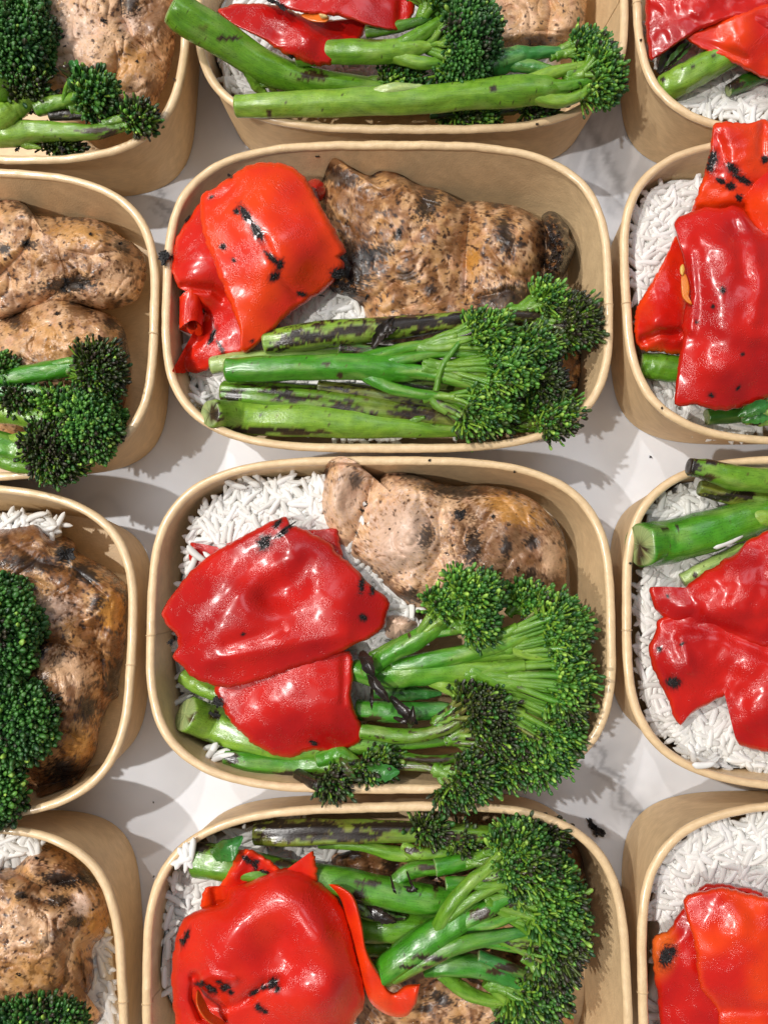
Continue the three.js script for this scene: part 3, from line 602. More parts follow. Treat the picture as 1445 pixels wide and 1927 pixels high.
// a small cupped leaf or a torn scrap of skin
function leaf(px, py, h, len, ang, wid, burnt = 0, lift = 3) {
  const pos = [], col = [], idx = [], n = 12, m = 4, s = pxPerM(h), o = P(px, py, h), f = stemCol(G.deep, G.blue, burnt);
  for (let side = 0; side < 2; side++) for (let i = 0; i <= n; i++) for (let j = 0; j <= m; j++) {
    const t = i / n, v = j / m * 2 - 1, w = wid / s * Math.sin(Math.PI * clamp(0.08 + t * 0.9)) ** 0.8 * (1 + 0.25 * n2(t * 9 + px, v * 2)), L = len / s * t;
    const x = Math.cos(ang) * L - Math.sin(ang) * w * v / 2, z = Math.sin(ang) * L + Math.cos(ang) * w * v / 2, y = lift / 1000 * Math.sin(t * 2.4) + Math.abs(v) * w * 0.35 - side * 0.0004 + 0.0006 * n2(t * 6 + px, v * 2 + py);
    const p = new THREE.Vector3(o.x + x, o.y + y, o.z + z); pos.push(p.x, p.y, p.z); col.push(...f(t, 0, p, false));
  }
  const w = m + 1, K = (n + 1) * w;
  for (let side = 0; side < 2; side++) for (let i = 0; i < n; i++) for (let j = 0; j < m; j++) { const a = side * K + i * w + j; side ? idx.push(a, a + w, a + 1, a + 1, a + w, a + w + 1) : idx.push(a, a + 1, a + w, a + 1, a + w + 1, a + w); }
  const g = new THREE.BufferGeometry();
  g.setAttribute('position', new THREE.Float32BufferAttribute(pos, 3)); g.setAttribute('color', new THREE.Float32BufferAttribute(col, 3)); g.setIndex(idx); g.computeVertexNormals();
  const uv = new Float32Array(pos.length / 3 * 2); for (let i = 0; i < uv.length / 2; i++) { uv[i * 2] = pos[i * 3]; uv[i * 2 + 1] = pos[i * 3 + 2]; } g.setAttribute('uv', new THREE.BufferAttribute(uv, 2));
  return g;
}
// ---- rice
const grainGeos = [0, 1, 2, 3, 4, 5].map((k) => {
  srand(900 + k);
  const L = rr(0.0082, 0.0108), r = rr(0.00100, 0.00124), bend = rr(-0.0011, 0.0011), pos = [], idx = [], n = 9, m = 8, fl = rr(0.78, 0.95);
  for (let i = 0; i <= n; i++) for (let j = 0; j <= m; j++) { const t = i / n * 2 - 1, a = j / m * Math.PI * 2, e = Math.max(0.02, (1 - Math.abs(t) ** 5)) ** 0.5 * r * (1 - 0.15 * t * (k % 2 ? 1 : -1)); pos.push(t * L / 2, Math.cos(a) * e * fl, Math.sin(a) * e + bend * (1 - t * t)); }
  const w = m + 1; for (let i = 0; i < n; i++) for (let j = 0; j < m; j++) { const a = i * w + j; idx.push(a, a + w, a + 1, a + 1, a + w, a + w + 1); }
  const g = new THREE.BufferGeometry(); g.setAttribute('position', new THREE.Float32BufferAttribute(pos, 3)); g.setIndex(idx); smooth(g);
  const p = g.attributes, v = p.position, nn = p.normal; let out = 0; for (let i = 0; i < v.count; i++) out += v.getY(i) * nn.getY(i) + v.getZ(i) * nn.getZ(i);
  if (out < 0) { g.setIndex([...idx].reverse()); smooth(g); }
  return g;
});
const riceTones = [[0.88, 0.86, 0.81], [0.82, 0.80, 0.745], [0.90, 0.885, 0.85], [0.75, 0.73, 0.68]].map((c) => { const m = M.rice.clone(); m.color.setRGB(...c); return m; });
const inPoly = (x, y, p) => { let c = false; for (let i = 0, j = p.length - 1; i < p.length; j = i++) if ((p[i][1] > y) !== (p[j][1] > y) && x < (p[j][0] - p[i][0]) * (y - p[i][1]) / (p[j][1] - p[i][1]) + p[i][0]) c = !c; return c; };
// q: {bowl, bed: outline, H: height points, areas: [{poly, n}], loose: [[px,py,h,yaw]]}
function rice(label, q) {
  // beyond the picture's edge the serving goes on across its bowl
  const far = (x) => (q.bowl[0] === 'R' && x > 1430 ? Math.min(1960, 1430 + (x - 1430) * 5) : q.bowl[0] === 'L' && x < 0 ? Math.max(-420, x * 6) : x), T0 = tps(q.H), T = (x, y) => clamp(T0(clamp(x, -60, 1520), y), 6, 36);
  q.bed = q.bed.map(([x, y]) => [far(x), y]);
  const o = thing('rice_portion', label, 'rice', 'servings of white rice under the toppings');
  const bed = slab({ out: q.bed, H: [[0, 0, 0], [9, 0, 0], [0, 9, 0]], base: 4, edge: 6, na: 90, nr: 26, bowl: q.bowl, bump: (x, y) => T(x, y) - 0.55 + 0.7 * fbm(x / 13, y / 13, 3), col: () => [0.74, 0.72, 0.67] });
  bed.deleteAttribute('color'); add(o, 'rice_bed', bed, M.riceBed);
  const all = [];
  for (const a of q.areas) {
    const xs = a.poly.map((p) => p[0]), ys = a.poly.map((p) => p[1]), x0 = Math.min(...xs), x1 = Math.max(...xs), y0 = Math.min(...ys), y1 = Math.max(...ys);
    let k = 0, guard = 0;
    while (k < a.n * 0.8 && guard++ < a.n * 60) {
      const x = rr(x0, x1), y = rr(y0, y1); if (!inPoly(x, y, a.poly)) continue;
      const f = k / a.n / 0.8, h = fitH(x, y, T(x, y) + lerp(-0.9, 0.9, f) + rr(-0.2, 0.2), q.bowl, 0.0022);
      const dom = fbm(x / 70, y / 70, 2) * 5;         // neighbours lie roughly alike
      all.push([x, y, h, dom + (rnd() < 0.25 ? rr(-1.6, 1.6) : rr(-0.55, 0.55)), rr(-0.06, 0.06)]); k++;
    }
  }
  for (const l of q.loose ?? []) all.push([l[0], l[1], l[2], l[3], 0]);
  const e = new THREE.Euler(), loose = [], xs = q.bed.map((p) => p[0]), ys = q.bed.map((p) => p[1]);
  for (let k = 0, g = 0; k < ((q.fill ?? 260) * 3) && g < 9000; g++) {  // grains deeper in the serving, under everything else
    const x = rr(Math.min(...xs), Math.max(...xs)), y = rr(Math.min(...ys), Math.max(...ys)); if (!inPoly(x, y, q.bed)) continue;
    loose.push([x, y, fitH(x, y, T(x, y) - 0.6 + rr(-0.5, 0.5), q.bowl, 0.0022)]); k++;
  }
  const im = new THREE.InstancedMesh(grainGeos[1], riceTones[0], loose.length), mat = new THREE.Matrix4();
  loose.forEach(([x, y, h], i) => { e.set(rr(0, 6), rr(0, 6.28), rr(-0.12, 0.12), 'YXZ'); mat.compose(P(x, y, h), new THREE.Quaternion().setFromEuler(e), new THREE.Vector3(rr(0.85, 1.1), 1, 1)); im.setMatrixAt(i, mat); });
  im.name = 'packed_grains'; im.userData.kind = 'stuff'; im.castShadow = im.receiveShadow = true; o.add(im);
  all.forEach(([x, y, h, yaw, pit], i) => {
    if (i >= 300 - (q.loose?.length ?? 0) && i < all.length - (q.loose?.length ?? 0)) return;
    const g = new THREE.Mesh(grainGeos[(rnd() * 6) | 0], riceTones[(rnd() * 3.6) | 0]); g.name = 'rice_grain'; g.castShadow = g.receiveShadow = true;
    g.position.copy(P(x, y, h)); g.rotation.set(rr(0, 6.28), 0, 0); e.set(0, yaw, pit, 'YXZ'); g.quaternion.setFromEuler(e).multiply(new THREE.Quaternion().setFromAxisAngle(new THREE.Vector3(1, 0, 0), rr(-0.6, 0.6)));
    const k = rr(0.85, 1.12); g.scale.set(k, rr(0.9, 1.1), rr(0.9, 1.1)); o.add(g);
  });
  settle(o);
}

// ================================================================ contents, bowl by bowl
// ---------------------------------------------------------------- upper middle bowl
srand(21);
rice('white rice showing in the notch between the torn orange-red pepper and the char-blotched chicken', {
  bowl: 'C2', bed: [[370, 470], [520, 400], [680, 470], [720, 620], [1000, 700], [1040, 780], [860, 815], [640, 818], [470, 800], [385, 760], [345, 640]], H: [[420, 560, 24], [600, 590, 26], [620, 700, 22], [400, 740, 20], [690, 812, 22], [900, 760, 20]],
  areas: [{ poly: [[515, 620], [560, 570], [640, 548], [690, 570], [705, 612], [600, 625]], n: 120 }, { poly: [[358, 700], [395, 690], [425, 705], [420, 760], [395, 775], [370, 750]], n: 60 }, { poly: [[620, 805], [760, 805], [770, 825], [630, 825]], n: 40 }] });
chicken('char-blotched tan chicken thigh with a black knob end above the bright fanned broccolini', {
  bowl: 'C2', seed: 1, pale: 0.4, sear: 0.62, c: [840, 470], base: 17, edge: 8,
  out: [[628, 300], [655, 312], [693, 330], [716, 322], [752, 328], [786, 346], [828, 354], [868, 380], [900, 381], [947, 384], [985, 392], [1016, 412], [1030, 430], [1036, 455], [1036, 485], [1032, 510], [1028, 535], [1024, 560], [1010, 620], [930, 640], [830, 640], [740, 650], [690, 615], [675, 580], [640, 560], [616, 545], [606, 480], [606, 400], [608, 345]],
  H: [[630, 320, 33], [640, 450, 34], [740, 420, 40], [830, 430, 39], [875, 470, 32.5], [940, 470, 38], [1000, 480, 35], [1060, 470, 29], [700, 590, 36], [760, 560, 38], [860, 600, 34], [950, 570, 35], [1000, 620, 30], [720, 350, 37], [810, 370, 37], [940, 410, 35]],
  creases: [{ p: [[885, 380], [878, 450], [874, 560]], d: -5, w: 13 }, { p: [[690, 575], [740, 530], [790, 560], [830, 590]], d: -2.5, w: 9 }, { p: [[1020, 410], [1026, 470], [1018, 540]], d: -5, w: 11 }, { p: [[780, 350], [805, 390], [790, 430]], d: -1.6, w: 10 }, { p: [[650, 560], [660, 500], [640, 450]], d: -2, w: 14 }, { p: [[640, 350], [690, 380], [730, 370], [760, 345]], d: -2, w: 12 }, { p: [[700, 460], [740, 480], [770, 470]], d: -1.4, w: 10 }, { p: [[620, 400], [660, 430], [650, 470]], d: -1.6, w: 12 }, { p: [[920, 470], [960, 520], [1010, 520]], d: -1.6, w: 10 }, { p: [[900, 560], [960, 545], [1005, 570]], d: -2.2, w: 11 }, { p: [[690, 570], [720, 590], [800, 570]], d: -1.6, w: 9 }, { p: [[955, 390], [975, 430], [960, 480]], d: -1.5, w: 8 }],
  patches: [[660, 500, 52, 62, 0.5, 0.95], [640, 540, 40, 34, 0, 0.9], [700, 480, 46, 16, -0.3, 0.85], [805, 385, 22, 34, 0.5, 0.9], [950, 445, 17, 40, -0.25, 0.9], [1055, 465, 36, 72, 0.1, 1], [955, 560, 70, 26, -0.25, 0.85], [640, 335, 40, 18, 0.2, 0.85], [750, 440, 8, 14, 0.3, 0.95], [765, 520, 20, 14, 0.2, 0.8], [810, 545, 12, 10, 0, 0.85], [872, 515, 7, 42, 0.05, 0.85, 4], [888, 490, 14, 22, 0.4, 0.9, 2], [760, 340, 60, 10, 0.3, 0.5, 3], [680, 400, 30, 60, 0.3, 0.6, 3], [980, 460, 10, 8, 0, 0.9]],
  ends: [{ out: [[1018, 412], [1030, 398], [1046, 400], [1058, 414], [1070, 428], [1072, 444], [1082, 462], [1078, 482], [1070, 500], [1060, 520], [1044, 531], [1028, 528], [1022, 490], [1028, 450]], H: [[1035, 410, 36], [1060, 440, 36], [1072, 470, 33], [1050, 520, 32], [1040, 470, 38]] }, { out: [[612, 520], [630, 505], [655, 510], [680, 530], [690, 552], [670, 562], [640, 562], [618, 548]], H: [[620, 530, 34], [650, 535, 36], [680, 550, 34], [650, 515, 36]] }], marks: [[752, 436, 16, 8, 1.3], [980, 449, 10, 8, 0.2], [690, 560, 14, 6, 2]] });
{
  const rolled = pepper('roasted_pepper', 'rolled orange-red pepper piece tucked against the left wall with a black scrap on the rim', {
    bowl: 'C2', c: [400, 560], thick: 4, H: [[385, 400, 40], [340, 440, 41], [326, 490, 40], [350, 500, 45], [395, 480, 46], [345, 545, 41], [335, 600, 36], [365, 640, 33], [400, 600, 31], [440, 590, 35], [430, 640, 33], [350, 690, 27], [400, 690, 29], [460, 640, 33]],
    out: [[392, 378], [355, 410], [330, 455], [322, 500], [336, 540], [352, 548], [372, 560], [383, 590], [375, 625], [352, 655], [345, 680], [326, 694], [330, 702], [352, 701], [386, 699], [415, 674], [452, 666], [480, 640], [470, 560], [440, 450]],
    creases: [{ p: [[345, 540], [400, 545], [420, 560]], d: -2.5, w: 9 }, { p: [[384, 590], [372, 640], [352, 662]], d: -3, w: 10 }], bump: lowBump(1.2, 110, 2), col: pepperCol([0.64, 0.02, 0.006], RED, 0.4) },
    [[311, 484, 24, 30, 0.5, 0.5], [400, 632, 7, 30, 0.4], [416, 655, 6, 26, -0.5], [352, 412, 20, 4, -0.9]]);
  // the open curl of its end
  const A = P(352, 600, 40), ax = new THREE.Vector3().subVectors(P(352, 548, 39), A), Lc = ax.length(); ax.normalize();
  const X = new THREE.Vector3().crossVectors(ax, new THREE.Vector3(0, 1, 0)).normalize(), Y = new THREE.Vector3().crossVectors(X, ax), pos = [], col = [], idx = [], n = 40, m = 10, cf = pepperCol(ORANGE, RED);
  for (let s = 0; s < 2; s++) for (let j = 0; j <= m; j++) for (let i = 0; i <= n; i++) {
    const a = -2.6 + i / n * 6.6, r = (0.0068 - 0.0030 * i / n) - (s ? 0.0022 * Math.sqrt(Math.min(1, Math.sin(j / m * Math.PI) * 4 + 0.05)) : 0), l = j / m * Lc * 1.15 - 0.002, sq = 1 + 0.06 * n2(a * 1.3, j * 0.2);
    const v = A.clone().addScaledVector(ax, l + (0.0012 * Math.sin(a * 2))).addScaledVector(X, Math.cos(a) * r * sq * 0.85).addScaledVector(Y, Math.sin(a) * r * sq - 0.004);
    pos.push(v.x, v.y, v.z); const k = toPx(v); col.push(...cf(k[0], k[1], s ? 0 : 3));
  }
  const w = n + 1, K = (m + 1) * w;
  for (let s = 0; s < 2; s++) for (let j = 0; j < m; j++) for (let i = 0; i < n; i++) { const a = s * K + j * w + i; s ? idx.push(a, a + 1, a + w, a + 1, a + w + 1, a + w) : idx.push(a, a + w, a + 1, a + 1, a + w, a + w + 1); }
  for (let i = 0; i < n; i++) for (const j of [0, m]) { const a = j * w + i, b = K + a; j ? idx.push(a, a + 1, b, a + 1, b + 1, b) : idx.push(a, b, a + 1, a + 1, b, b + 1); }
  const g = new THREE.BufferGeometry(); g.setAttribute('position', new THREE.Float32BufferAttribute(pos, 3)); g.setAttribute('color', new THREE.Float32BufferAttribute(col, 3)); g.setIndex(idx); g.computeVertexNormals(); shiftUV(g);
  add(rolled.o, 'curl', g, M.pepper); settle(rolled.o);
  const big = pepper('roasted_pepper', 'folded orange-red pepper sheet with dashes of black char, left of the char-blotched chicken', {
    bowl: 'C2', c: [515, 470], thick: 4.2, edge: 2.4, H: [[385, 400, 49], [430, 540, 47], [455, 650, 40], [440, 335, 50], [520, 320, 49], [590, 370, 48], [640, 460, 45], [642, 500, 42], [600, 545, 40], [540, 600, 39], [480, 650, 38], [500, 450, 56], [560, 420, 55], [470, 400, 55], [520, 530, 50], [590, 480, 51]],
    out: [[377, 374], [405, 352], [440, 328], [473, 309], [532, 307], [571, 330], [597, 374], [623, 420], [640, 450], [652, 473], [640, 484], [650, 497], [639, 518], [607, 550], [574, 570], [532, 603], [500, 635], [468, 661], [453, 658], [450, 616], [424, 550], [401, 492], [384, 443]],
    creases: [{ p: [[497, 450], [530, 520], [560, 560]], d: -0.9, w: 9 }, { p: [[440, 335], [430, 360], [380, 380]], d: -0.6, w: 10 }, { p: [[600, 390], [640, 470]], d: 0.8, w: 12 }, { p: [[540, 400], [600, 500]], d: -1.1, w: 30 }], bump: lowBump(1.3, 120, 1), col: pepperCol(ORANGE, [0.66, 0.022, 0.006], 0.6) },
    [[462, 404, 42, 13, 1.0], [484, 436, 40, 15, 1.05], [445, 398, 10, 9, 0.4], [514, 488, 38, 9, 0.75], [527, 499, 22, 9, 1.9], [516, 521, 22, 12, -0.7], [420, 464, 11, 9, 0], [637, 516, 28, 22, -0.2], [568, 554, 18, 6, 0.2], [398, 371, 8, 3, -0.4], [432, 330, 10, 6, 0.3], [440, 490, 7, 4, 0.4], [475, 642, 6, 4, 0], [605, 556, 14, 4, 0.1]]);
  settle(big.o);
  const bead = pepper('roasted_pepper', 'small dull red pepper bead between the folded pepper sheet and the chicken', { bowl: 'C2', thick: 7, edge: 5, na: 50, nr: 16, jit: 0.6, H: [[580, 345, 33], [605, 362, 34], [592, 352, 38], [600, 340, 34], [590, 370, 33]], out: [[578, 344], [592, 336], [606, 342], [613, 356], [609, 372], [600, 380], [588, 366]], col: pepperCol(DEEP, RED, 0) }, []);
  settle(bead.o);
}
srand(31);
broccolini('heavily charred broccolini lying along the chicken edge in the upper middle bowl', { bowl: 'C2', parts: [
  { p: [[500, 645, 35, 22], [560, 636, 36, 26], [640, 626, 37, 26], [740, 618, 37, 22], [840, 606, 38, 18], [960, 595, 37, 13], [1050, 600, 36, 11]], a: 'lime', b: 'olive', char: 0.40, burn: [[590, 632, 60, 9, 1], [540, 645, 30, 8, 0.9], [660, 622, 40, 10, 0.9], [770, 606, 90, 14, 1], [870, 600, 60, 12, 1], [980, 592, 60, 12, 0.8]] },
  { p: [[960, 598, 36, 9], [1000, 570, 36, 8], [1020, 555, 36, 6]], a: 'stem', char: 0.1 }, { p: [[1000, 610, 36, 9], [1060, 615, 36, 8], [1090, 625, 36, 7]], a: 'lime', char: 0.3 }],
  heads: [{ from: [960, 590, 36], c: [1030, 560, 38], rx: 40, ry: 26, rz: 6, n: 9, char: 0.05, light: 0.6 }, { from: [1010, 600, 36], c: [1080, 610, 35], rx: 46, ry: 56, rz: 9, n: 20, char: 0.62, burnt: [[1115, 640, 40], [1090, 590, 20]], light: 0.3 }],
  leaves: [[700, 655, 39, 70, -0.9, 22, 0.5], [715, 640, 40, 40, -0.5, 12, 0.95]] });
broccolini('pale cut broccolini stub just behind the glossy bright stem in the upper middle bowl', { bowl: 'C2', parts: [{ p: [[400, 688, 31, 17], [450, 680, 32, 18], [540, 672, 31, 16], [640, 668, 29, 14]], a: 'pale', b: 'stem', char: 0.08, burn: [[420, 706, 20, 7, 0.9]] }] });
broccolini('charred wrinkled broccolini between the glossy stem and the front rim of the upper middle bowl', { bowl: 'C2', parts: [
  { p: [[420, 737, 30, 19], [500, 743, 31, 23], [600, 752, 31, 25], [700, 765, 31, 25], [800, 780, 31, 20], [880, 795, 31, 13]], a: 'stem', b: 'olive', ridge: 0.1, char: 0.36, burn: [[440, 742, 22, 9, 1], [560, 750, 50, 7, 0.9], [640, 770, 40, 9, 0.9], [780, 780, 60, 12, 0.8]] },
  { p: [[600, 728, 33, 13], [740, 748, 33, 16], [830, 765, 32, 12]], a: 'olive', b: 'deep', char: 0.42 }, { p: [[640, 655, 34, 14], [740, 668, 34, 16], [840, 690, 33, 12]], a: 'deep', b: 'deep', char: 0.5 }, { p: [[720, 715, 34, 12], [800, 728, 35, 12], [880, 735, 34, 10]], a: 'deep', b: 'olive', char: 0.4 }, { p: [[690, 770, 32, 9], [790, 800, 32, 8], [870, 808, 32, 7]], a: 'stem', b: 'lime', char: 0.3 }],
  heads: [{ from: [820, 785, 31], c: [900, 795, 31], rx: 70, ry: 22, rz: 5, n: 12, char: 0.4, light: 0.3 }] });
broccolini('plump bright broccolini lying against the front rim of the upper middle bowl', { bowl: 'C2', parts: [
  { p: [[398, 778, 30, 26], [450, 786, 30, 31], [560, 790, 30, 32], [660, 795, 30, 29], [760, 802, 30, 22], [860, 808, 30, 14], [940, 805, 29, 11]], a: 'lime', b: 'stem', char: 0.02, burn: [[405, 778, 16, 18, 0.8], [470, 810, 90, 7, 0.95], [560, 814, 70, 5, 0.8]] },
  { p: [[760, 795, 31, 9], [780, 790, 33, 8]], a: 'stem' }, { p: [[930, 805, 30, 9], [990, 790, 31, 8], [1030, 775, 31, 6]], a: 'lime', b: 'bright' }, { p: [[940, 806, 30, 8], [1000, 806, 30, 7], [1050, 795, 30, 5]], a: 'stem', b: 'bright', char: 0.2 }],
  heads: [{ from: [960, 800, 29], c: [1020, 778, 31], rx: 68, ry: 42, rz: 9, n: 26, char: 0.12, burnt: [[960, 815, 26]], light: 0.45 }] });
broccolini('glossy bright green broccolini fanning into an open head across the upper middle bowl', { bowl: 'C2', parts: [
  { p: [[430, 697, 39, 23], [500, 694, 41, 24], [580, 692, 42, 24], [660, 690, 43, 25], [720, 694, 43, 27], [760, 698, 43, 22]], a: 'bright', b: 'bright', char: 0.0, cap: 0.9, burn: [[613, 685, 10, 4, 0.8], [640, 705, 6, 8, 0.8]] },
  { p: [[660, 682, 43, 12], [710, 670, 44, 13], [770, 654, 45, 11], [830, 648, 46, 9], [880, 640, 47, 7]], a: 'bright', b: 'lime' }, { p: [[710, 685, 44, 11], [760, 676, 46, 11], [830, 665, 46, 9], [900, 668, 47, 7]], a: 'bright', b: 'stem' },
  { p: [[720, 696, 44, 16], [790, 700, 45, 14], [850, 714, 46, 11], [910, 730, 46, 8]], a: 'bright', b: 'lime' }, { p: [[690, 706, 43, 14], [730, 728, 44, 12], [790, 742, 45, 10], [850, 750, 45, 8], [890, 780, 43, 6]], a: 'bright', b: 'stem' }, { p: [[820, 735, 46, 6], [832, 690, 49, 6], [860, 650, 50, 5]], a: 'stem', b: 'bright' }],
  heads: [{ from: [790, 655, 45], c: [905, 635, 47], rx: 78, ry: 48, rz: 9, turn: -0.1, n: 24, cut: 0.1, per: 20, light: 0.55, char: 0.02, rho: 0.0036 }, { from: [800, 690, 46], c: [930, 700, 47], rx: 82, ry: 52, rz: 9, n: 28, cut: 0.2, per: 20, light: 0.6, char: 0.03, rho: 0.0036 }, { from: [800, 745, 44], c: [890, 775, 42], rx: 84, ry: 44, rz: 9, n: 22, cut: 0.1, per: 20, light: 0.5, char: 0.1, burnt: [[1025, 700, 30]], rho: 0.0036 }, { from: [960, 700, 40], c: [1030, 715, 37], rx: 32, ry: 44, rz: 6, n: 12, char: 0.95, light: 0.05, burnt: [[1030, 715, 60]], stalk: 0 }, { from: [900, 655, 42], c: [1000, 655, 42], rx: 48, ry: 36, rz: 7, n: 14, char: 0.15, light: 0.35, stalk: 0 }] });

// ---------------------------------------------------------------- lower middle bowl
srand(41);
rice('white rice heaped in the far corner beside the tall pale chicken tip', {
  bowl: 'C3', bed: [[370, 985], [450, 912], [560, 900], [660, 920], [720, 1050], [800, 1180], [700, 1350], [560, 1440], [430, 1420], [350, 1330], [330, 1180]], H: [[400, 1000, 29], [520, 930, 30], [600, 960, 32], [500, 1100, 30], [380, 1200, 24], [380, 1380, 16], [640, 1250, 28]],
  areas: [{ poly: [[356, 1050], [362, 1000], [395, 945], [440, 908], [520, 900], [612, 905], [614, 1010], [560, 1005], [520, 980], [440, 1020], [400, 1050]], n: 215 }, { poly: [[640, 1040], [690, 1095], [735, 1130], [800, 1165], [780, 1220], [700, 1240], [720, 1160]], n: 50 }, { poly: [[330, 1255], [360, 1270], [380, 1330], [345, 1340]], n: 14 }, { poly: [[360, 1400], [440, 1405], [470, 1425], [420, 1430]], n: 8 }],
  loose: [[371, 1042, 37, -0.7], [432, 1037, 38.5, -0.45], [405, 1050, 38.5, -0.5], [360, 1062, 34, 1.1]] });
chicken('pale plump chicken thigh with a tip leaning on the far rim, the lower middle bowl', {
  bowl: 'C3', seed: 2, pale: 0.95, sear: 0.3, c: [850, 1030], base: 20, edge: 9,
  amp: 1.15, out: [[614, 883], [628, 864], [648, 859], [672, 870], [690, 895], [705, 905], [728, 890], [773, 890], [820, 908], [860, 915], [900, 914], [962, 925], [1012, 945], [1045, 985], [1063, 1030], [1067, 1080], [1062, 1110], [1050, 1126], [1010, 1120], [945, 1142], [880, 1160], [794, 1157], [752, 1142], [715, 1105], [680, 1070], [640, 1040], [605, 985], [598, 940]],
  H: [[640, 875, 43], [625, 950, 41], [660, 1010, 38], [690, 940, 35], [770, 940, 43], [760, 1030, 45], [830, 980, 42], [900, 960, 38], [960, 1000, 40], [1030, 1040, 35], [1050, 1100, 30], [880, 1080, 41], [800, 1110, 39], [720, 1080, 39], [980, 1090, 36]],
  creases: [{ p: [[700, 1060], [690, 1000], [720, 945], [770, 925]], d: -1.6, w: 13 }, { p: [[755, 1010]], d: 2.6, w: 55 }, { p: [[870, 930], [905, 985], [880, 1030]], d: -1.4, w: 14 }, { p: [[930, 1100], [965, 1050], [1010, 1010], [1040, 1010]], d: -1.5, w: 14 }, { p: [[1045, 1030]], d: 1.5, w: 26 }, { p: [[700, 900], [690, 950], [672, 1000], [655, 1040]], d: -3.2, w: 16 }, { p: [[840, 910], [825, 980], [830, 1040], [800, 1080]], d: -1.8, w: 16 }, { p: [[880, 930], [950, 945], [1000, 1000]], d: -1.6, w: 14 }, { p: [[730, 1090], [800, 1060], [840, 1080]], d: -1.2, w: 13 }],
  patches: [[960, 1030, 120, 84, 0.2, 0.75, 3], [850, 915, 120, 16, 0.1, 0.8, 3], [755, 1010, 70, 84, 0.1, 0.85, 4], [640, 960, 40, 60, 0.2, 0.7, 1], [655, 930, 36, 60, 0.3, 0.7, 4], [865, 968, 14, 11, 0, 1], [802, 1010, 14, 24, 0.2, 0.85], [890, 1030, 17, 36, 0.1, 0.9], [952, 1030, 12, 22, 0.1, 0.9], [770, 1120, 26, 16, 0.1, 0.9], [1000, 1020, 16, 14, 0, 0.9], [930, 1090, 26, 14, 0.7, 0.9], [960, 960, 66, 26, 0.3, 0.75, 2], [1040, 1050, 22, 40, 0, 0.7, 1], [1050, 1105, 20, 26, 0, 0.8, 3], [860, 925, 60, 14, 0.1, 0.85], [780, 895, 30, 8, 0.1, 0.85], [720, 1110, 40, 30, 0.6, 0.75, 3], [670, 905, 14, 16, 0, 0.8], [900, 960, 40, 18, 0.4, 0.6, 3], [1000, 1080, 12, 14, 0, 0.85]],
  marks: [[688, 948, 9, 12, 0.3], [680, 960, 12, 8, 0.6], [928, 971, 10, 9, 0], [974, 1072, 9, 10, 0], [866, 966, 22, 16, 0.1], [957, 987, 8, 8, 0], [733, 995, 6, 5, 0]] });
chicken('small pale lump of chicken between the wide red pepper and the broccolini fork', { bowl: 'C3', seed: 3, pale: 0.95, sear: 0.1, base: 24, edge: 5, na: 90, nr: 40, jit: 2, amp: 0.7, out: [[722, 1160], [745, 1155], [775, 1160], [792, 1172], [785, 1190], [750, 1208], [722, 1205]], H: [[730, 1180, 36], [760, 1175, 38], [780, 1180, 35], [750, 1200, 34]], patches: [[755, 1180, 60, 40, 0, 0.8, 4]] });
chicken('dark brown chicken end showing behind the charred floret tips, upper middle bowl', { bowl: 'C2', seed: 12, pale: 0.2, sear: 0.85, base: 12, edge: 5, na: 90, nr: 40, jit: 2, out: [[1040, 600], [1075, 610], [1092, 660], [1090, 710], [1080, 738], [1050, 735], [1020, 700], [1010, 640]], H: [[1050, 640, 27], [1080, 660, 24], [1070, 720, 23], [1030, 680, 27]] });
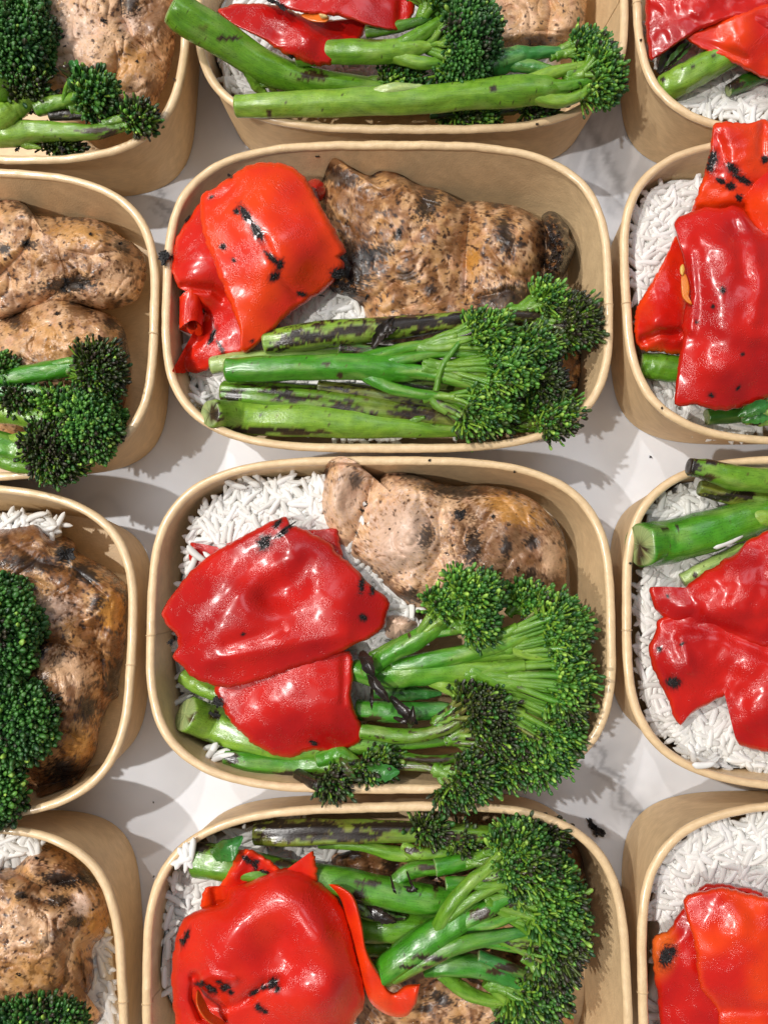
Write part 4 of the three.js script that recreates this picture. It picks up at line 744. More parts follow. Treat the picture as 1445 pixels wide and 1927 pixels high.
{
  const under = pepper('roasted_pepper', 'red pepper strip mostly hidden under the wide pepper, its far edge against the rice', { bowl: 'C3', c: [500, 1045], H: [[365, 1030, 33], [420, 1040, 34], [480, 1010, 36], [600, 1000, 38], [630, 1010, 38], [500, 1080, 36]], out: [[360, 1022], [378, 1030], [420, 1026], [480, 1002], [560, 998], [600, 996], [634, 996], [639, 1020], [640, 1060], [560, 1100], [420, 1090], [362, 1070]], bump: lowBump(0.8, 90), col: pepperCol(RED, DEEP, 0.2) }, []);
  settle(under.o);
  const low = pepper('roasted_pepper', 'smooth red pepper flap lying over the fat lime stem, under the wide pepper', {
    bowl: 'C3', c: [560, 1340], thick: 4, H: [[430, 1300, 39], [440, 1360, 39], [520, 1410, 37], [560, 1418, 35], [620, 1412, 36], [680, 1370, 38], [655, 1240, 42], [560, 1330, 45], [620, 1330, 45], [520, 1280, 44]],
    out: [[404, 1290], [450, 1262], [560, 1230], [640, 1225], [661, 1232], [664, 1270], [661, 1312], [668, 1335], [678, 1360], [684, 1381], [676, 1396], [660, 1407], [640, 1412], [623, 1416], [600, 1412], [576, 1415], [551, 1426], [532, 1424], [514, 1421], [478, 1401], [455, 1380], [434, 1358], [416, 1325]], creases: [{ p: [[648, 1240], [646, 1320]], d: -0.8, w: 8 }], bump: lowBump(1.1, 100, 3), col: pepperCol(RED, DEEP, 0.25) },
    [[590, 1398, 16, 7, 0.3], [411, 1322, 22, 22, 0.4, -0.6], [403, 1345, 26, 10, 0.5, -1]]);
  settle(low.o);
  const wide = pepper('roasted_pepper', 'wide deep red pepper sheet with a dimple in its middle, the lower middle bowl', {
    bowl: 'C3', c: [530, 1135], thick: 4, na: 210, nr: 64, H: [[530, 985, 46], [450, 1030, 46], [360, 1100, 44], [315, 1150, 43], [330, 1230, 45], [400, 1280, 46], [500, 1268, 47], [600, 1235, 47], [700, 1190, 45], [725, 1130, 43], [650, 1070, 46], [610, 1020, 45], [450, 1120, 52], [540, 1130, 45.5], [520, 1095, 46], [620, 1130, 51], [560, 1050, 51], [420, 1200, 52], [530, 1190, 51], [640, 1180, 50], [370, 1160, 50]],
    out: [[529, 973], [540, 972], [549, 988], [560, 990], [590, 1005], [623, 1022], [634, 1040], [650, 1053], [674, 1073], [689, 1094], [706, 1108], [729, 1125], [734, 1140], [730, 1155], [718, 1186], [690, 1204], [667, 1214], [605, 1243], [560, 1256], [514, 1272], [449, 1291], [415, 1293], [387, 1286], [360, 1272], [344, 1256], [326, 1236], [336, 1212], [328, 1190], [309, 1170], [306, 1152], [313, 1135], [344, 1094], [362, 1072], [400, 1040], [442, 1018], [485, 993]],
    creases: [{ p: [[340, 1225], [400, 1150], [470, 1070], [520, 1030]], d: -0.9, w: 16 }, { p: [[505, 1120], [560, 1095], [575, 1060]], d: -2, w: 26 }, { p: [[470, 1150], [560, 1150], [590, 1110]], d: 0.7, w: 18 }, { p: [[390, 1245], [520, 1215], [650, 1195]], d: 1.2, w: 16 }, { p: [[430, 1215], [530, 1185]], d: -1.0, w: 14 }],
    bump: lowBump(0.9, 130, 5), col: pepperCol(RED, DEEP, 0.15) },
    [[496, 1022, 24, 26, 0.5], [530, 1005, 34, 6, -0.5], [542, 992, 44, 5, -0.6], [522, 986, 22, 8, -0.8], [681, 1100, 9, 30, 0.2], [701, 1110, 8, 20, 0.2], [684, 1162, 15, 11, 0.2], [458, 1194, 6, 4, 0], [322, 1208, 14, 20, 0.2], [504, 1012, 16, 7, -0.3]]);
  settle(wide.o);
}
srand(51);
broccolini('fat lime green broccolini stem coming out from under the smooth red pepper flap', { bowl: 'C3', parts: [
  { p: [[352, 1345, 22, 31], [400, 1362, 24, 32], [460, 1385, 26, 31], [540, 1405, 28, 26], [640, 1405, 30, 20], [720, 1398, 31, 16], [830, 1390, 31, 14], [900, 1368, 32, 11]], a: 'lime', b: 'bright', cap: 0.4, burn: [[405, 1346, 12, 10, 0.9], [362, 1352, 8, 6, 0.8], [430, 1330, 10, 8, 0.9], [850, 1380, 40, 10, 0.7]] },
  { p: [[345, 1272, 25, 14], [375, 1290, 27, 16], [420, 1310, 29, 14]], a: 'lime', b: 'stem' }, { p: [[700, 1410, 33, 12], [800, 1432, 34, 10], [900, 1420, 35, 8]], a: 'stem', b: 'deep', char: 0.3, burn: [[800, 1430, 60, 7, 0.7]] }],
  heads: [{ from: [850, 1390, 32], c: [960, 1420, 33], rx: 85, ry: 52, rz: 9, n: 30, char: 0.16, light: 0.25 }] });
broccolini('thin charred broccolini against the front rim, its head sagging over the edge', { bowl: 'C3', parts: [
  { p: [[424, 1424, 24, 13], [470, 1434, 26, 17], [540, 1440, 29, 18], [600, 1440, 31, 17], [650, 1440, 33, 15]], a: 'bright', b: 'stem', char: 0.05, burn: [[436, 1428, 14, 12, 1], [560, 1460, 50, 10, 1], [640, 1462, 40, 14, 0.9]] },
  { p: [[600, 1430, 33, 14], [640, 1420, 35, 16], [660, 1430, 36, 12]], a: 'bright', b: 'lime' }, { p: [[640, 1445, 33, 10], [740, 1440, 36, 9], [830, 1450, 41, 8], [870, 1470, 43, 7]], a: 'olive', b: 'deep', char: 0.45 }, { p: [[560, 1456, 33, 10], [600, 1478, 37, 11], [620, 1482, 38, 8]], a: 'olive', b: 'olive', char: 0.75 }],
  heads: [{ from: [820, 1450, 42], c: [876, 1470, 44], rx: 46, ry: 40, rz: 6, n: 22, char: 0.22, light: 0.25, burnt: [[830, 1505, 20]] }, { from: [600, 1460, 36], c: [622, 1474, 39], rx: 38, ry: 20, rz: 4, n: 9, char: 0.75, light: 0.15, stalk: 0 }, { from: [640, 1440, 37], c: [700, 1440, 36], rx: 50, ry: 24, rz: 5, n: 10, char: 0.5, light: 0.2 }, { from: [820, 1490, 43], c: [845, 1503, 44], rx: 26, ry: 7, rz: 2, n: 4, char: 1, light: 0, stalk: 0 }],
  leaves: [[690, 1445, 40, 60, 0.1, 30, 0.5], [640, 1425, 41, 46, 0.9, 16, 0.5]] });
broccolini('dark charred broccolini cluster in the middle of the lower middle bowl', { bowl: 'C3', parts: [
  { p: [[672, 1335, 33, 18], [740, 1340, 34, 19], [830, 1336, 36, 15]], a: 'bright', b: 'blue', burn: [[700, 1352, 20, 8, 0.7]] }, { p: [[680, 1375, 35, 14], [760, 1385, 37, 14], [840, 1370, 40, 11], [900, 1330, 42, 8]], a: 'stem', b: 'olive', char: 0.3 }, { p: [[810, 1385, 38, 9], [850, 1340, 41, 8], [900, 1310, 43, 6]], a: 'bright', b: 'lime', char: 0.1 }],
  heads: [{ from: [820, 1360, 38], c: [900, 1330, 42], rx: 62, ry: 46, rz: 8, n: 26, char: 0.62, light: 0.12, burnt: [[890, 1300, 40], [950, 1330, 30]] }, { from: [840, 1390, 37], c: [930, 1385, 38], rx: 66, ry: 46, rz: 8, n: 24, char: 0.55, light: 0.2, burnt: [[960, 1350, 34], [890, 1400, 30]] }],
  leaves: [[680, 1225, 45, 50, 1.1, 24, 0.8, 5], [690, 1262, 44, 70, 0.95, 18, 0.6, 4], [735, 1310, 42, 70, 0.8, 20, 0.7], [700, 1290, 44, 40, 1.6, 7, 0.95, 6], [770, 1370, 42, 44, -1.4, 14, 0.97, 6], [740, 1350, 41, 40, 0.2, 10, 0.8]] });
broccolini('broad open broccolini head fanning to the right wall of the lower middle bowl', { bowl: 'C3', parts: [
  { p: [[668, 1262, 36, 20], [720, 1268, 38, 26], [790, 1262, 40, 28], [860, 1258, 41, 26], [930, 1258, 42, 20]], a: 'bright', b: 'lime', cap: 1.2 },
  { p: [[740, 1256, 41, 15], [800, 1246, 43, 18], [880, 1228, 45, 17], [950, 1212, 46, 14], [1000, 1190, 46, 9]], a: 'bright', b: 'lime' }, { p: [[880, 1262, 43, 14], [960, 1262, 44, 12], [1030, 1270, 44, 8]], a: 'lime', b: 'pale' }, { p: [[800, 1272, 41, 14], [850, 1295, 42, 14], [900, 1310, 42, 10]], a: 'lime', b: 'lime' }, { p: [[700, 1300, 34, 14], [760, 1305, 34, 14], [800, 1305, 34, 11]], a: 'deep', b: 'blue' }, { p: [[940, 1215, 46, 10], [1000, 1235, 46, 8], [1050, 1240, 45, 6]], a: 'lime', b: 'lime' }],
  heads: [{ from: [880, 1230, 44], c: [1025, 1180, 42], rx: 78, ry: 62, rz: 11, turn: 0.2, n: 36, cut: 0.35, light: 0.5, char: 0.01, stalk: 1.3 }, { from: [880, 1265, 43], c: [1038, 1278, 41], rx: 72, ry: 80, rz: 12, n: 40, cut: 0.4, light: 0.55, char: 0.01, stalk: 1.4 }, { from: [880, 1290, 41], c: [1018, 1366, 38], rx: 76, ry: 64, rz: 10, turn: 0.3, n: 32, cut: 0.25, light: 0.35, char: 0.14, stalk: 1.2 }, { from: [960, 1150, 38], c: [985, 1132, 38], rx: 50, ry: 34, rz: 7, n: 14, light: 0.35, char: 0.02 }, { from: [940, 1410, 34], c: [1010, 1425, 33], rx: 70, ry: 42, rz: 8, n: 20, light: 0.3, char: 0.05 }] });
broccolini('forked broccolini sprig with a small round head lying over the pale chicken thigh', { bowl: 'C3', parts: [
  { p: [[688, 1268, 42, 14], [730, 1232, 45, 17], [780, 1205, 47, 19], [815, 1183, 48, 17]], a: 'bright', b: 'stem', cap: 0.8, burn: [[770, 1195, 4, 6, 0.7]] }, { p: [[700, 1238, 40, 12], [750, 1212, 42, 12], [800, 1190, 44, 12]], a: 'stem', b: 'lime' },
  { p: [[800, 1188, 49, 10], [835, 1160, 51, 10], [862, 1140, 52, 8]], a: 'lime', b: 'lime' }, { p: [[790, 1190, 49, 8], [805, 1165, 51, 7], [820, 1145, 51, 6]], a: 'stem', b: 'lime' }, { p: [[815, 1192, 48, 9], [850, 1188, 49, 8], [880, 1180, 49, 6]], a: 'bright', b: 'lime' }],
  heads: [{ from: [835, 1155, 50], c: [885, 1115, 51], rx: 56, ry: 38, rz: 8, turn: 0.2, n: 24, light: 0.5, char: 0.02 }, { from: [850, 1180, 49], c: [895, 1172, 49], rx: 40, ry: 36, rz: 7, n: 16, light: 0.4, char: 0.04 }, { from: [810, 1160, 50], c: [830, 1135, 51], rx: 26, ry: 16, rz: 4, n: 8, light: 0.6, char: 0.02 }] });

// ---------------------------------------------------------------- bottom middle bowl
srand(61);
rice('white rice along the left wall behind the pepper with the two pierced char marks', {
  bowl: 'C4', bed: [[340, 1620], [420, 1560], [560, 1550], [680, 1570], [900, 1700], [1000, 1850], [900, 1960], [640, 1980], [400, 1960], [310, 1860], [312, 1740]], H: [[360, 1640, 26], [600, 1590, 24], [340, 1740, 24], [600, 1800, 24], [900, 1900, 18]],
  areas: [{ poly: [[348, 1600], [372, 1585], [380, 1630], [440, 1660], [430, 1690], [376, 1712], [340, 1770], [318, 1775], [318, 1700], [330, 1640]], n: 110 }, { poly: [[440, 1550], [560, 1545], [640, 1590], [630, 1620], [540, 1610], [470, 1590]], n: 70 }, { poly: [[362, 1850], [380, 1850], [385, 1895], [366, 1895]], n: 12 }] });
chicken('browned chicken thigh lying under crossing broccolini in the bottom middle bowl', {
  bowl: 'C4', seed: 4, pale: 0.5, sear: 0.62, c: [880, 1770], base: 8, edge: 8,
  out: [[610, 1615], [640, 1595], [720, 1580], [860, 1565], [1000, 1560], [1060, 1572], [1092, 1610], [1106, 1680], [1110, 1740], [1104, 1800], [1086, 1840], [1074, 1870], [1078, 1930], [1070, 1990], [900, 2010], [740, 1990], [660, 1940], [640, 1860], [640, 1740]],
  H: [[680, 1620, 28], [1060, 1600, 22], [1090, 1700, 23], [1090, 1790, 21], [900, 1750, 27], [860, 1900, 28], [1000, 1930, 25], [720, 1900, 26], [760, 1700, 26]],
  creases: [{ p: [[690, 1600], [700, 1640]], d: -2, w: 8 }, { p: [[740, 1590], [750, 1650]], d: -2, w: 8 }, { p: [[790, 1930], [800, 1860]], d: -3, w: 16 }],
  patches: [[690, 1615, 70, 40, 0, 0.8, 3], [660, 1605, 24, 14, 0, 0.9], [740, 1630, 20, 18, 0, 0.8], [1080, 1650, 20, 60, 0, 0.5, 3], [830, 1880, 26, 14, 0.4, 0.9], [900, 1880, 40, 12, 0.2, 0.8], [1090, 1790, 16, 40, 0, 0.8], [960, 1910, 60, 30, 0.1, 0.7, 1], [800, 1900, 14, 10, 0, 0.9], [860, 1920, 16, 8, 0, 0.8]] });
broccolini('black-ended charred broccolini lying along the far rim of the bottom middle bowl', { bowl: 'C4', parts: [
  { p: [[484, 1568, 33, 22], [560, 1568, 35, 23], [660, 1566, 36, 21], [740, 1566, 36, 19], [840, 1568, 36, 17], [960, 1572, 36, 13]], a: 'olive', b: 'stem', ridge: 0.09, char: 0.1, cap: 0.3, burn: [[560, 1562, 110, 22, 1], [660, 1574, 60, 12, 0.95], [740, 1555, 90, 10, 0.9], [870, 1576, 50, 8, 0.7]] },
  { p: [[600, 1588, 33, 8], [680, 1592, 34, 9], [740, 1606, 34, 13], [800, 1610, 35, 11], [850, 1595, 36, 8]], a: 'stem', b: 'lime' }, { p: [[760, 1590, 35, 11], [780, 1604, 37, 12], [830, 1606, 37, 10]], a: 'lime', b: 'stem', burn: [[775, 1600, 16, 7, 0.8]] }],
  heads: [{ from: [780, 1565, 36], c: [805, 1560, 38], rx: 34, ry: 14, rz: 4, n: 8, char: 0.6, light: 0.3 }, { from: [900, 1575, 35], c: [1000, 1580, 34], rx: 60, ry: 34, rz: 8, n: 20, char: 0.85, burnt: [[1010, 1570, 60]], light: 0.1 }, { from: [840, 1590, 34], c: [870, 1585, 36], rx: 24, ry: 18, rz: 4, n: 7, char: 0.8, light: 0.1 }] });
broccolini('broccolini with a burnt square cut end and a green flap by the far left wall', { bowl: 'C4', parts: [
  { p: [[372, 1617, 36, 30], [420, 1625, 38, 29], [480, 1634, 39, 27], [560, 1648, 38, 25], [640, 1660, 39, 26], [720, 1678, 40, 27], [800, 1692, 41, 25], [850, 1694, 40, 19]], a: 'stem', b: 'bright', cap: 0.7, cap0: 0.1, burn: [[378, 1592, 22, 18, 1], [535, 1625, 26, 9, 0.8], [690, 1662, 30, 7, 0.8], [672, 1690, 16, 18, 0.8], [820, 1665, 6, 16, 0.8]] },
  { p: [[660, 1690, 38, 10], [690, 1716, 38, 14], [730, 1722, 38, 12]], a: 'lime', b: 'deep', char: 0.5 }, { p: [[740, 1665, 40, 14], [770, 1640, 40, 14], [830, 1632, 39, 12]], a: 'bright', b: 'stem', burn: [[800, 1632, 22, 8, 0.7]] }, { p: [[820, 1632, 39, 16], [880, 1620, 38, 15], [940, 1612, 38, 12]], a: 'bright', b: 'bright' }, { p: [[840, 1665, 39, 14], [900, 1660, 39, 12], [950, 1650, 39, 9]], a: 'bright', b: 'stem' }],
  leaves: [[400, 1608, 42, 70, -0.55, 36, 0.1, 6], [735, 1648, 43, 26, 1.2, 5, 1, 5], [765, 1640, 43, 34, 1.0, 5, 1, 6], [755, 1668, 43, 30, 0.1, 8, 0.9, 2], [690, 1700, 41, 60, 0.5, 20, 0.8]],
  heads: [{ from: [880, 1620, 39], c: [960, 1610, 41], rx: 50, ry: 40, rz: 8, n: 16, light: 0.3, char: 0.15 }] });
broccolini('two level green broccolini stems behind the pepper strip in the bottom middle bowl', { bowl: 'C4', parts: [{ p: [[670, 1746, 34, 24], [740, 1746, 35, 25], [800, 1744, 35, 22], [880, 1738, 35, 17]], a: 'stem', b: 'bright', burn: [[800, 1740, 12, 7, 0.5]] }, { p: [[690, 1782, 31, 16], [740, 1782, 32, 16], [820, 1775, 32, 13]], a: 'stem', b: 'lime', main: 1 }] });
broccolini('big slanting broccolini with a dark green head against the right wall, bottom middle bowl', { bowl: 'C4', parts: [
  { p: [[712, 1836, 42, 24], [760, 1800, 45, 27], [810, 1765, 46, 27], [860, 1735, 47, 22], [900, 1715, 47, 17]], a: 'bright', b: 'bright', cap: 1, burn: [[770, 1820, 26, 5, 0.9], [790, 1800, 18, 6, 0.8]] },
  { p: [[820, 1750, 48, 12], [850, 1700, 50, 13], [885, 1660, 51, 12], [920, 1632, 51, 9], [945, 1600, 50, 7]], a: 'stem', b: 'lime', burn: [[908, 1672, 12, 5, 0.6]] }, { p: [[850, 1745, 47, 16], [910, 1715, 49, 15], [950, 1690, 49, 12], [1000, 1668, 48, 8]], a: 'bright', b: 'bright', burn: [[905, 1720, 26, 12, 0.8], [925, 1748, 16, 6, 0.6]] }, { p: [[740, 1836, 44, 15], [800, 1805, 47, 16], [870, 1776, 48, 14], [940, 1762, 48, 12], [990, 1752, 47, 9]], a: 'stem', b: 'blue', burn: [[820, 1805, 20, 7, 0.9], [800, 1820, 14, 4, 0.8]] }, { p: [[860, 1740, 48, 10], [920, 1738, 49, 10], [980, 1720, 49, 7]], a: 'bright', b: 'lime' }, { p: [[840, 1730, 49, 9], [890, 1690, 51, 9], [950, 1662, 51, 7]], a: 'stem', b: 'lime' }, { p: [[900, 1770, 48, 9], [960, 1782, 48, 8], [1000, 1790, 47, 6]], a: 'bright', b: 'lime' }],
  heads: [{ from: [890, 1660, 50], c: [970, 1625, 46], rx: 72, ry: 66, rz: 10, n: 36, light: 0.3, char: 0.1, per: 30 }, { from: [920, 1700, 49], c: [1025, 1700, 43], rx: 68, ry: 80, rz: 10, n: 44, cut: 0.05, light: 0.4, char: 0.05, burnt: [[1080, 1815, 34]], per: 28 }, { from: [930, 1765, 48], c: [1040, 1770, 42], rx: 56, ry: 52, rz: 9, n: 28, cut: 0.05, light: 0.35, char: 0.15, burnt: [[1085, 1810, 40]] }, { from: [960, 1610, 46], c: [970, 1575, 42], rx: 40, ry: 26, rz: 7, n: 16, light: 0.4, char: 0.08 }] });
broccolini('lowest broccolini with split limbs over the browned chicken, bottom middle bowl', { bowl: 'C4', parts: [
  { p: [[800, 1822, 36, 16], [850, 1816, 38, 19], [900, 1820, 38, 19], [940, 1834, 38, 15], [970, 1850, 38, 11]], a: 'bright', b: 'blue', burn: [[950, 1826, 40, 8, 0.7]] }, { p: [[830, 1830, 36, 13], [870, 1862, 36, 13], [910, 1880, 36, 11], [950, 1884, 36, 8]], a: 'stem', b: 'lime' }, { p: [[900, 1800, 38, 12], [960, 1822, 39, 11], [1000, 1840, 38, 8]], a: 'blue', b: 'olive', burn: [[960, 1820, 30, 9, 0.8]] }],
  heads: [{ from: [920, 1850, 37], c: [990, 1875, 37], rx: 42, ry: 36, rz: 7, n: 18, light: 0.45, char: 0.12 }, { from: [970, 1840, 38], c: [1035, 1870, 36], rx: 30, ry: 42, rz: 6, n: 16, light: 0.3, char: 0.3 }, { from: [930, 1890, 35], c: [975, 1915, 33], rx: 50, ry: 24, rz: 6, n: 12, char: 0.95, light: 0 }, { from: [990, 1800, 38], c: [1040, 1820, 38], rx: 44, ry: 40, rz: 6, n: 18, char: 0.6, light: 0.15, burnt: [[1080, 1825, 40]] }] });
{
  const flap = pepper('roasted_pepper', 'charred red pepper flap and curl sticking out behind the domed pepper', { bowl: 'C4', c: [500, 1665], H: [[425, 1650, 44], [456, 1602, 45], [497, 1615, 46], [520, 1632, 45], [560, 1650, 45], [590, 1604, 47], [600, 1650, 45], [390, 1690, 40], [500, 1690, 40]], out: [[422, 1650], [440, 1622], [455, 1599], [475, 1600], [497, 1612], [524, 1631], [538, 1642], [556, 1630], [575, 1612], [589, 1602], [595, 1625], [598, 1654], [600, 1690], [520, 1720], [420, 1720], [380, 1712], [382, 1680], [392, 1668], [412, 1668]], creases: [{ p: [[440, 1650], [470, 1600]], d: 2, w: 12 }, { p: [[405, 1675], [410, 1700]], d: -3, w: 10 }], bump: lowBump(1, 60), col: pepperCol(RED, ORANGE, 0.9) },
    [[466, 1618, 24, 9, 0.7], [480, 1628, 22, 8, 1.2], [490, 1645, 34, 13, -0.1], [475, 1652, 16, 9, 0.3], [484, 1622, 8, 6, 0]]);
  settle(flap.o);
  const dome = pepper('roasted_pepper', 'domed orange-red pepper with a dimple and pierced char marks, in the bottom middle bowl', {
    bowl: 'C4', c: [520, 1800], thick: 4, edge: 3.4, na: 200, nr: 60, H: [[560, 1640, 46], [640, 1720, 47], [680, 1850, 45], [660, 1930, 42], [430, 1680, 45], [345, 1750, 42], [328, 1880, 40], [350, 1960, 38], [520, 1960, 47], [540, 1700, 56], [450, 1740, 55], [600, 1760, 57], [620, 1860, 56], [520, 1770, 51], [540, 1810, 51], [400, 1820, 53], [470, 1860, 51], [560, 1900, 53], [420, 1900, 46]],
    out: [[429, 1673], [445, 1664], [463, 1661], [490, 1650], [516, 1638], [536, 1634], [555, 1635], [593, 1654], [612, 1666], [627, 1680], [650, 1718], [660, 1750], [669, 1795], [680, 1830], [685, 1852], [687, 1875], [684, 1896], [665, 1927], [640, 1980], [560, 2000], [480, 2005], [360, 1985], [335, 1940], [326, 1890], [323, 1840], [326, 1795], [332, 1760], [341, 1737], [360, 1718], [388, 1708], [412, 1700], [425, 1690]],
    creases: [{ p: [[365, 1840], [366, 1880], [380, 1915], [420, 1935]], d: -5, w: 9 }, { p: [[385, 1890], [430, 1895], [470, 1880]], d: -1.5, w: 9 }, { p: [[365, 1850], [395, 1835], [440, 1845]], d: 1.6, w: 10 }, { p: [[470, 1875], [500, 1850], [525, 1845]], d: -2, w: 10 }, { p: [[530, 1700], [545, 1800], [600, 1840]], d: -1.2, w: 30 }], bump: lowBump(1.2, 120, 4), col: pepperCol(RED, [0.66, 0.022, 0.005], 0.5) },
    [[350, 1765, 34, 8, -1.2], [378, 1852, 20, 9, 0.1], [398, 1862, 24, 12, 0.5], [424, 1858, 20, 14, 0.2], [434, 1868, 9, 7, 0.2], [412, 1848, 12, 5, 0.1], [478, 1868, 22, 8, -0.6], [496, 1858, 14, 8, -0.2], [514, 1850, 24, 14, -0.8], [522, 1862, 12, 8, -0.9], [487, 1896, 14, 10, 0.9], [498, 1903, 12, 8, 0.3], [344, 1770, 12, 6, 0.2]]);
  const inner = slab({ out: [[372, 1862], [384, 1880], [398, 1905], [425, 1925], [410, 1932], [386, 1918], [370, 1890]], H: [[380, 1880, 50], [400, 1910, 49.5], [415, 1928, 48.5]], thick: 2, edge: 1, na: 50, nr: 10, col: () => [0.66, 0.10, 0.008] }); add(dome.o, 'pith', inner, M.pepper);
  settle(dome.o);
  const strip = thing('roasted_pepper', 'narrow red pepper strip curling up at its end beside the domed pepper', 'pepper');
  add(strip, 'flesh', band({ left: [[618, 1664, 45], [640, 1690, 44], [652, 1735, 43], [668, 1800, 42], [686, 1860, 41], [700, 1890, 40], [735, 1912, 40], [765, 1912, 43], [784, 1888, 47]], right: [[636, 1664, 47], [664, 1684, 49], [681, 1735, 49], [690, 1787, 48], [718, 1840, 46], [730, 1862, 45], [742, 1868, 44], [764, 1854, 46], [790, 1852, 49]], arch: 1.5, thick: 4, bump: lowBump(0.6, 50), col: pepperCol(RED, ORANGE, 0.7) }), M.pepper);
  settle(strip);
}

// ---------------------------------------------------------------- top middle bowl
srand(71);
rice('white rice peeking out in the front left corner of the top middle bowl', { bowl: 'C1', bed: [[405, 60], [480, -40], [800, -60], [1000, 20], [1050, 150], [900, 205], [560, 205], [440, 170]], H: [[440, 130, 26], [520, 160, 26], [700, 170, 24], [900, 170, 22], [600, 0, 26]], fill: 200,
  areas: [{ poly: [[408, 108], [440, 110], [460, 150], [520, 150], [600, 165], [660, 175], [640, 185], [540, 180], [450, 178], [425, 160]], n: 110 }] });
chicken('smooth brown-freckled chicken piece in the far right part of the top middle bowl', { bowl: 'C1', seed: 5, pale: 0.62, sear: 0.12, c: [1000, -20], base: 18, edge: 8, out: [[890, 60], [900, -40], [960, -90], [1060, -90], [1110, -40], [1106, 10], [1096, 55], [1080, 75], [1056, 86], [1030, 84], [1000, 86], [960, 100], [915, 95]], H: [[930, 0, 38], [980, 40, 39], [1060, 40, 37], [1020, -40, 36], [940, 80, 34], [1090, 0, 33]], creases: [{ p: [[1030, -40], [1036, 20], [1030, 60], [1034, 90]], d: -3, w: 11 }], patches: [[1085, 60, 14, 20, 0, 0.6, 3], [1010, 75, 24, 10, 0, 0.6, 3]], marks: [] });
{
  const lo = pepper('roasted_pepper', 'lower red pepper flap drooping over stems in the top middle bowl', { bowl: 'C1', c: [570, 65], H: [[420, 22, 50], [500, 20, 50], [600, 45, 49], [685, 45, 47], [640, 110, 46], [560, 110, 48], [480, 60, 51], [580, 75, 54]], out: [[411, 20], [428, 12], [444, 7], [520, 10], [600, 36], [690, 34], [688, 55], [672, 84], [650, 108], [625, 121], [605, 124], [585, 121], [545, 107], [520, 92], [495, 75], [462, 58], [430, 42]], creases: [{ p: [[520, 60], [600, 80]], d: -0.8, w: 16 }], bump: lowBump(1, 90, 8), col: pepperCol(RED, DEEP, 0.35) }, [[548, 108, 14, 8, 0.4, -0.4]]);
  const pith = slab({ out: [[566, 28], [590, 22], [618, 30], [614, 42], [585, 40]], H: [[570, 30, 55], [600, 34, 56], [590, 24, 55]], thick: 2.5, edge: 1, na: 40, nr: 10, col: () => PITH }); add(lo.o, 'pith', pith, M.pepper);
  const seeds = slab({ out: [[600, 26], [612, 27], [618, 33], [606, 36]], H: [[605, 30, 58], [612, 30, 58], [606, 34, 57.5]], thick: 1.5, edge: 1, na: 24, nr: 6, col: () => [0.72, 0.5, 0.2] }); add(lo.o, 'seed', seeds, M.pepper);
  settle(lo.o);
  const hi = pepper('roasted_pepper', 'upper red pepper strip cut off by the top edge, with a black char dash', { bowl: 'C1', c: [640, -10], H: [[500, -10, 56], [560, 15, 57], [650, 30, 56], [740, 45, 53], [770, 10, 51], [640, -40, 58]], out: [[480, -20], [500, -2], [520, 8], [560, 22], [610, 28], [650, 34], [700, 50], [730, 56], [752, 57], [756, 48], [778, 28], [780, -10], [775, -40], [700, -70], [560, -70], [490, -50]], creases: [{ p: [[753, 50], [755, -20]], d: -1.5, w: 8 }], bump: lowBump(1, 90, 9), col: pepperCol(RED, DEEP, 0.25) }, [[528, 12, 34, 9, 0.6], [512, 0, 22, 14, 0.5]]);
  settle(hi.o);
}
broccolini('thick broccolini whose cut end juts over the left rim of the top middle bowl', { bowl: 'C1', parts: [
  { p: [[330, 16, 57, 36], [352, 34, 55, 36], [400, 62, 51, 34], [450, 95, 46, 32], [510, 132, 41, 30], [570, 150, 38, 26], [640, 160, 36, 22], [720, 165, 35, 18], [800, 165, 34, 14]], a: 'stem', b: 'stem', cap0: 0.5, burn: [[432, 72, 24, 5, 0.8], [590, 142, 34, 10, 0.75], [385, 52, 10, 6, 0.3]] },
  { p: [[452, 108, 45, 14], [470, 135, 42, 13], [482, 160, 38, 11], [494, 172, 36, 8]], a: 'stem', b: 'lime' }, { p: [[484, 160, 38, 7], [505, 158, 38, 8], [512, 165, 37, 6]], a: 'stem', b: 'olive', char: 0.3 }],
  heads: [{ from: [690, 160, 36], c: [740, 150, 38], rx: 60, ry: 20, rz: 5, n: 14, light: 0.3, char: 0.1 }, { from: [800, 190, 32], c: [870, 210, 31], rx: 90, ry: 14, rz: 4, n: 14, light: 0.3, char: 0.1 }] });
broccolini('broccolini with a big dense dark head in the centre of the top middle bowl', { bowl: 'C1', parts: [
  { p: [[560, 105, 44, 20], [640, 98, 46, 22], [720, 98, 48, 22], [770, 92, 49, 18]], a: 'stem', b: 'lime', burn: [[700, 75, 20, 4, 0.5]] }, { p: [[740, 92, 49, 14], [790, 66, 51, 14], [830, 40, 52, 11]], a: 'stem', b: 'stem' }, { p: [[740, 106, 48, 12], [790, 118, 48, 12], [830, 118, 47, 9]], a: 'lime', b: 'bright' }, { p: [[690, 60, 48, 12], [740, 52, 50, 11], [790, 40, 51, 9]], a: 'stem', b: 'deep' }],
  heads: [{ from: [800, 90, 48], c: [875, 75, 48], rx: 62, ry: 92, rz: 14, n: 62, cut: -0.5, light: 0.14, char: 0.01, per: 32, stalk: 0.8 }, { from: [790, 40, 50], c: [820, 5, 50], rx: 56, ry: 46, rz: 10, n: 24, light: 0.3, char: 0.02 }, { from: [820, 120, 46], c: [850, 150, 44], rx: 48, ry: 22, rz: 6, n: 12, light: 0.2, char: 0.03 }] });
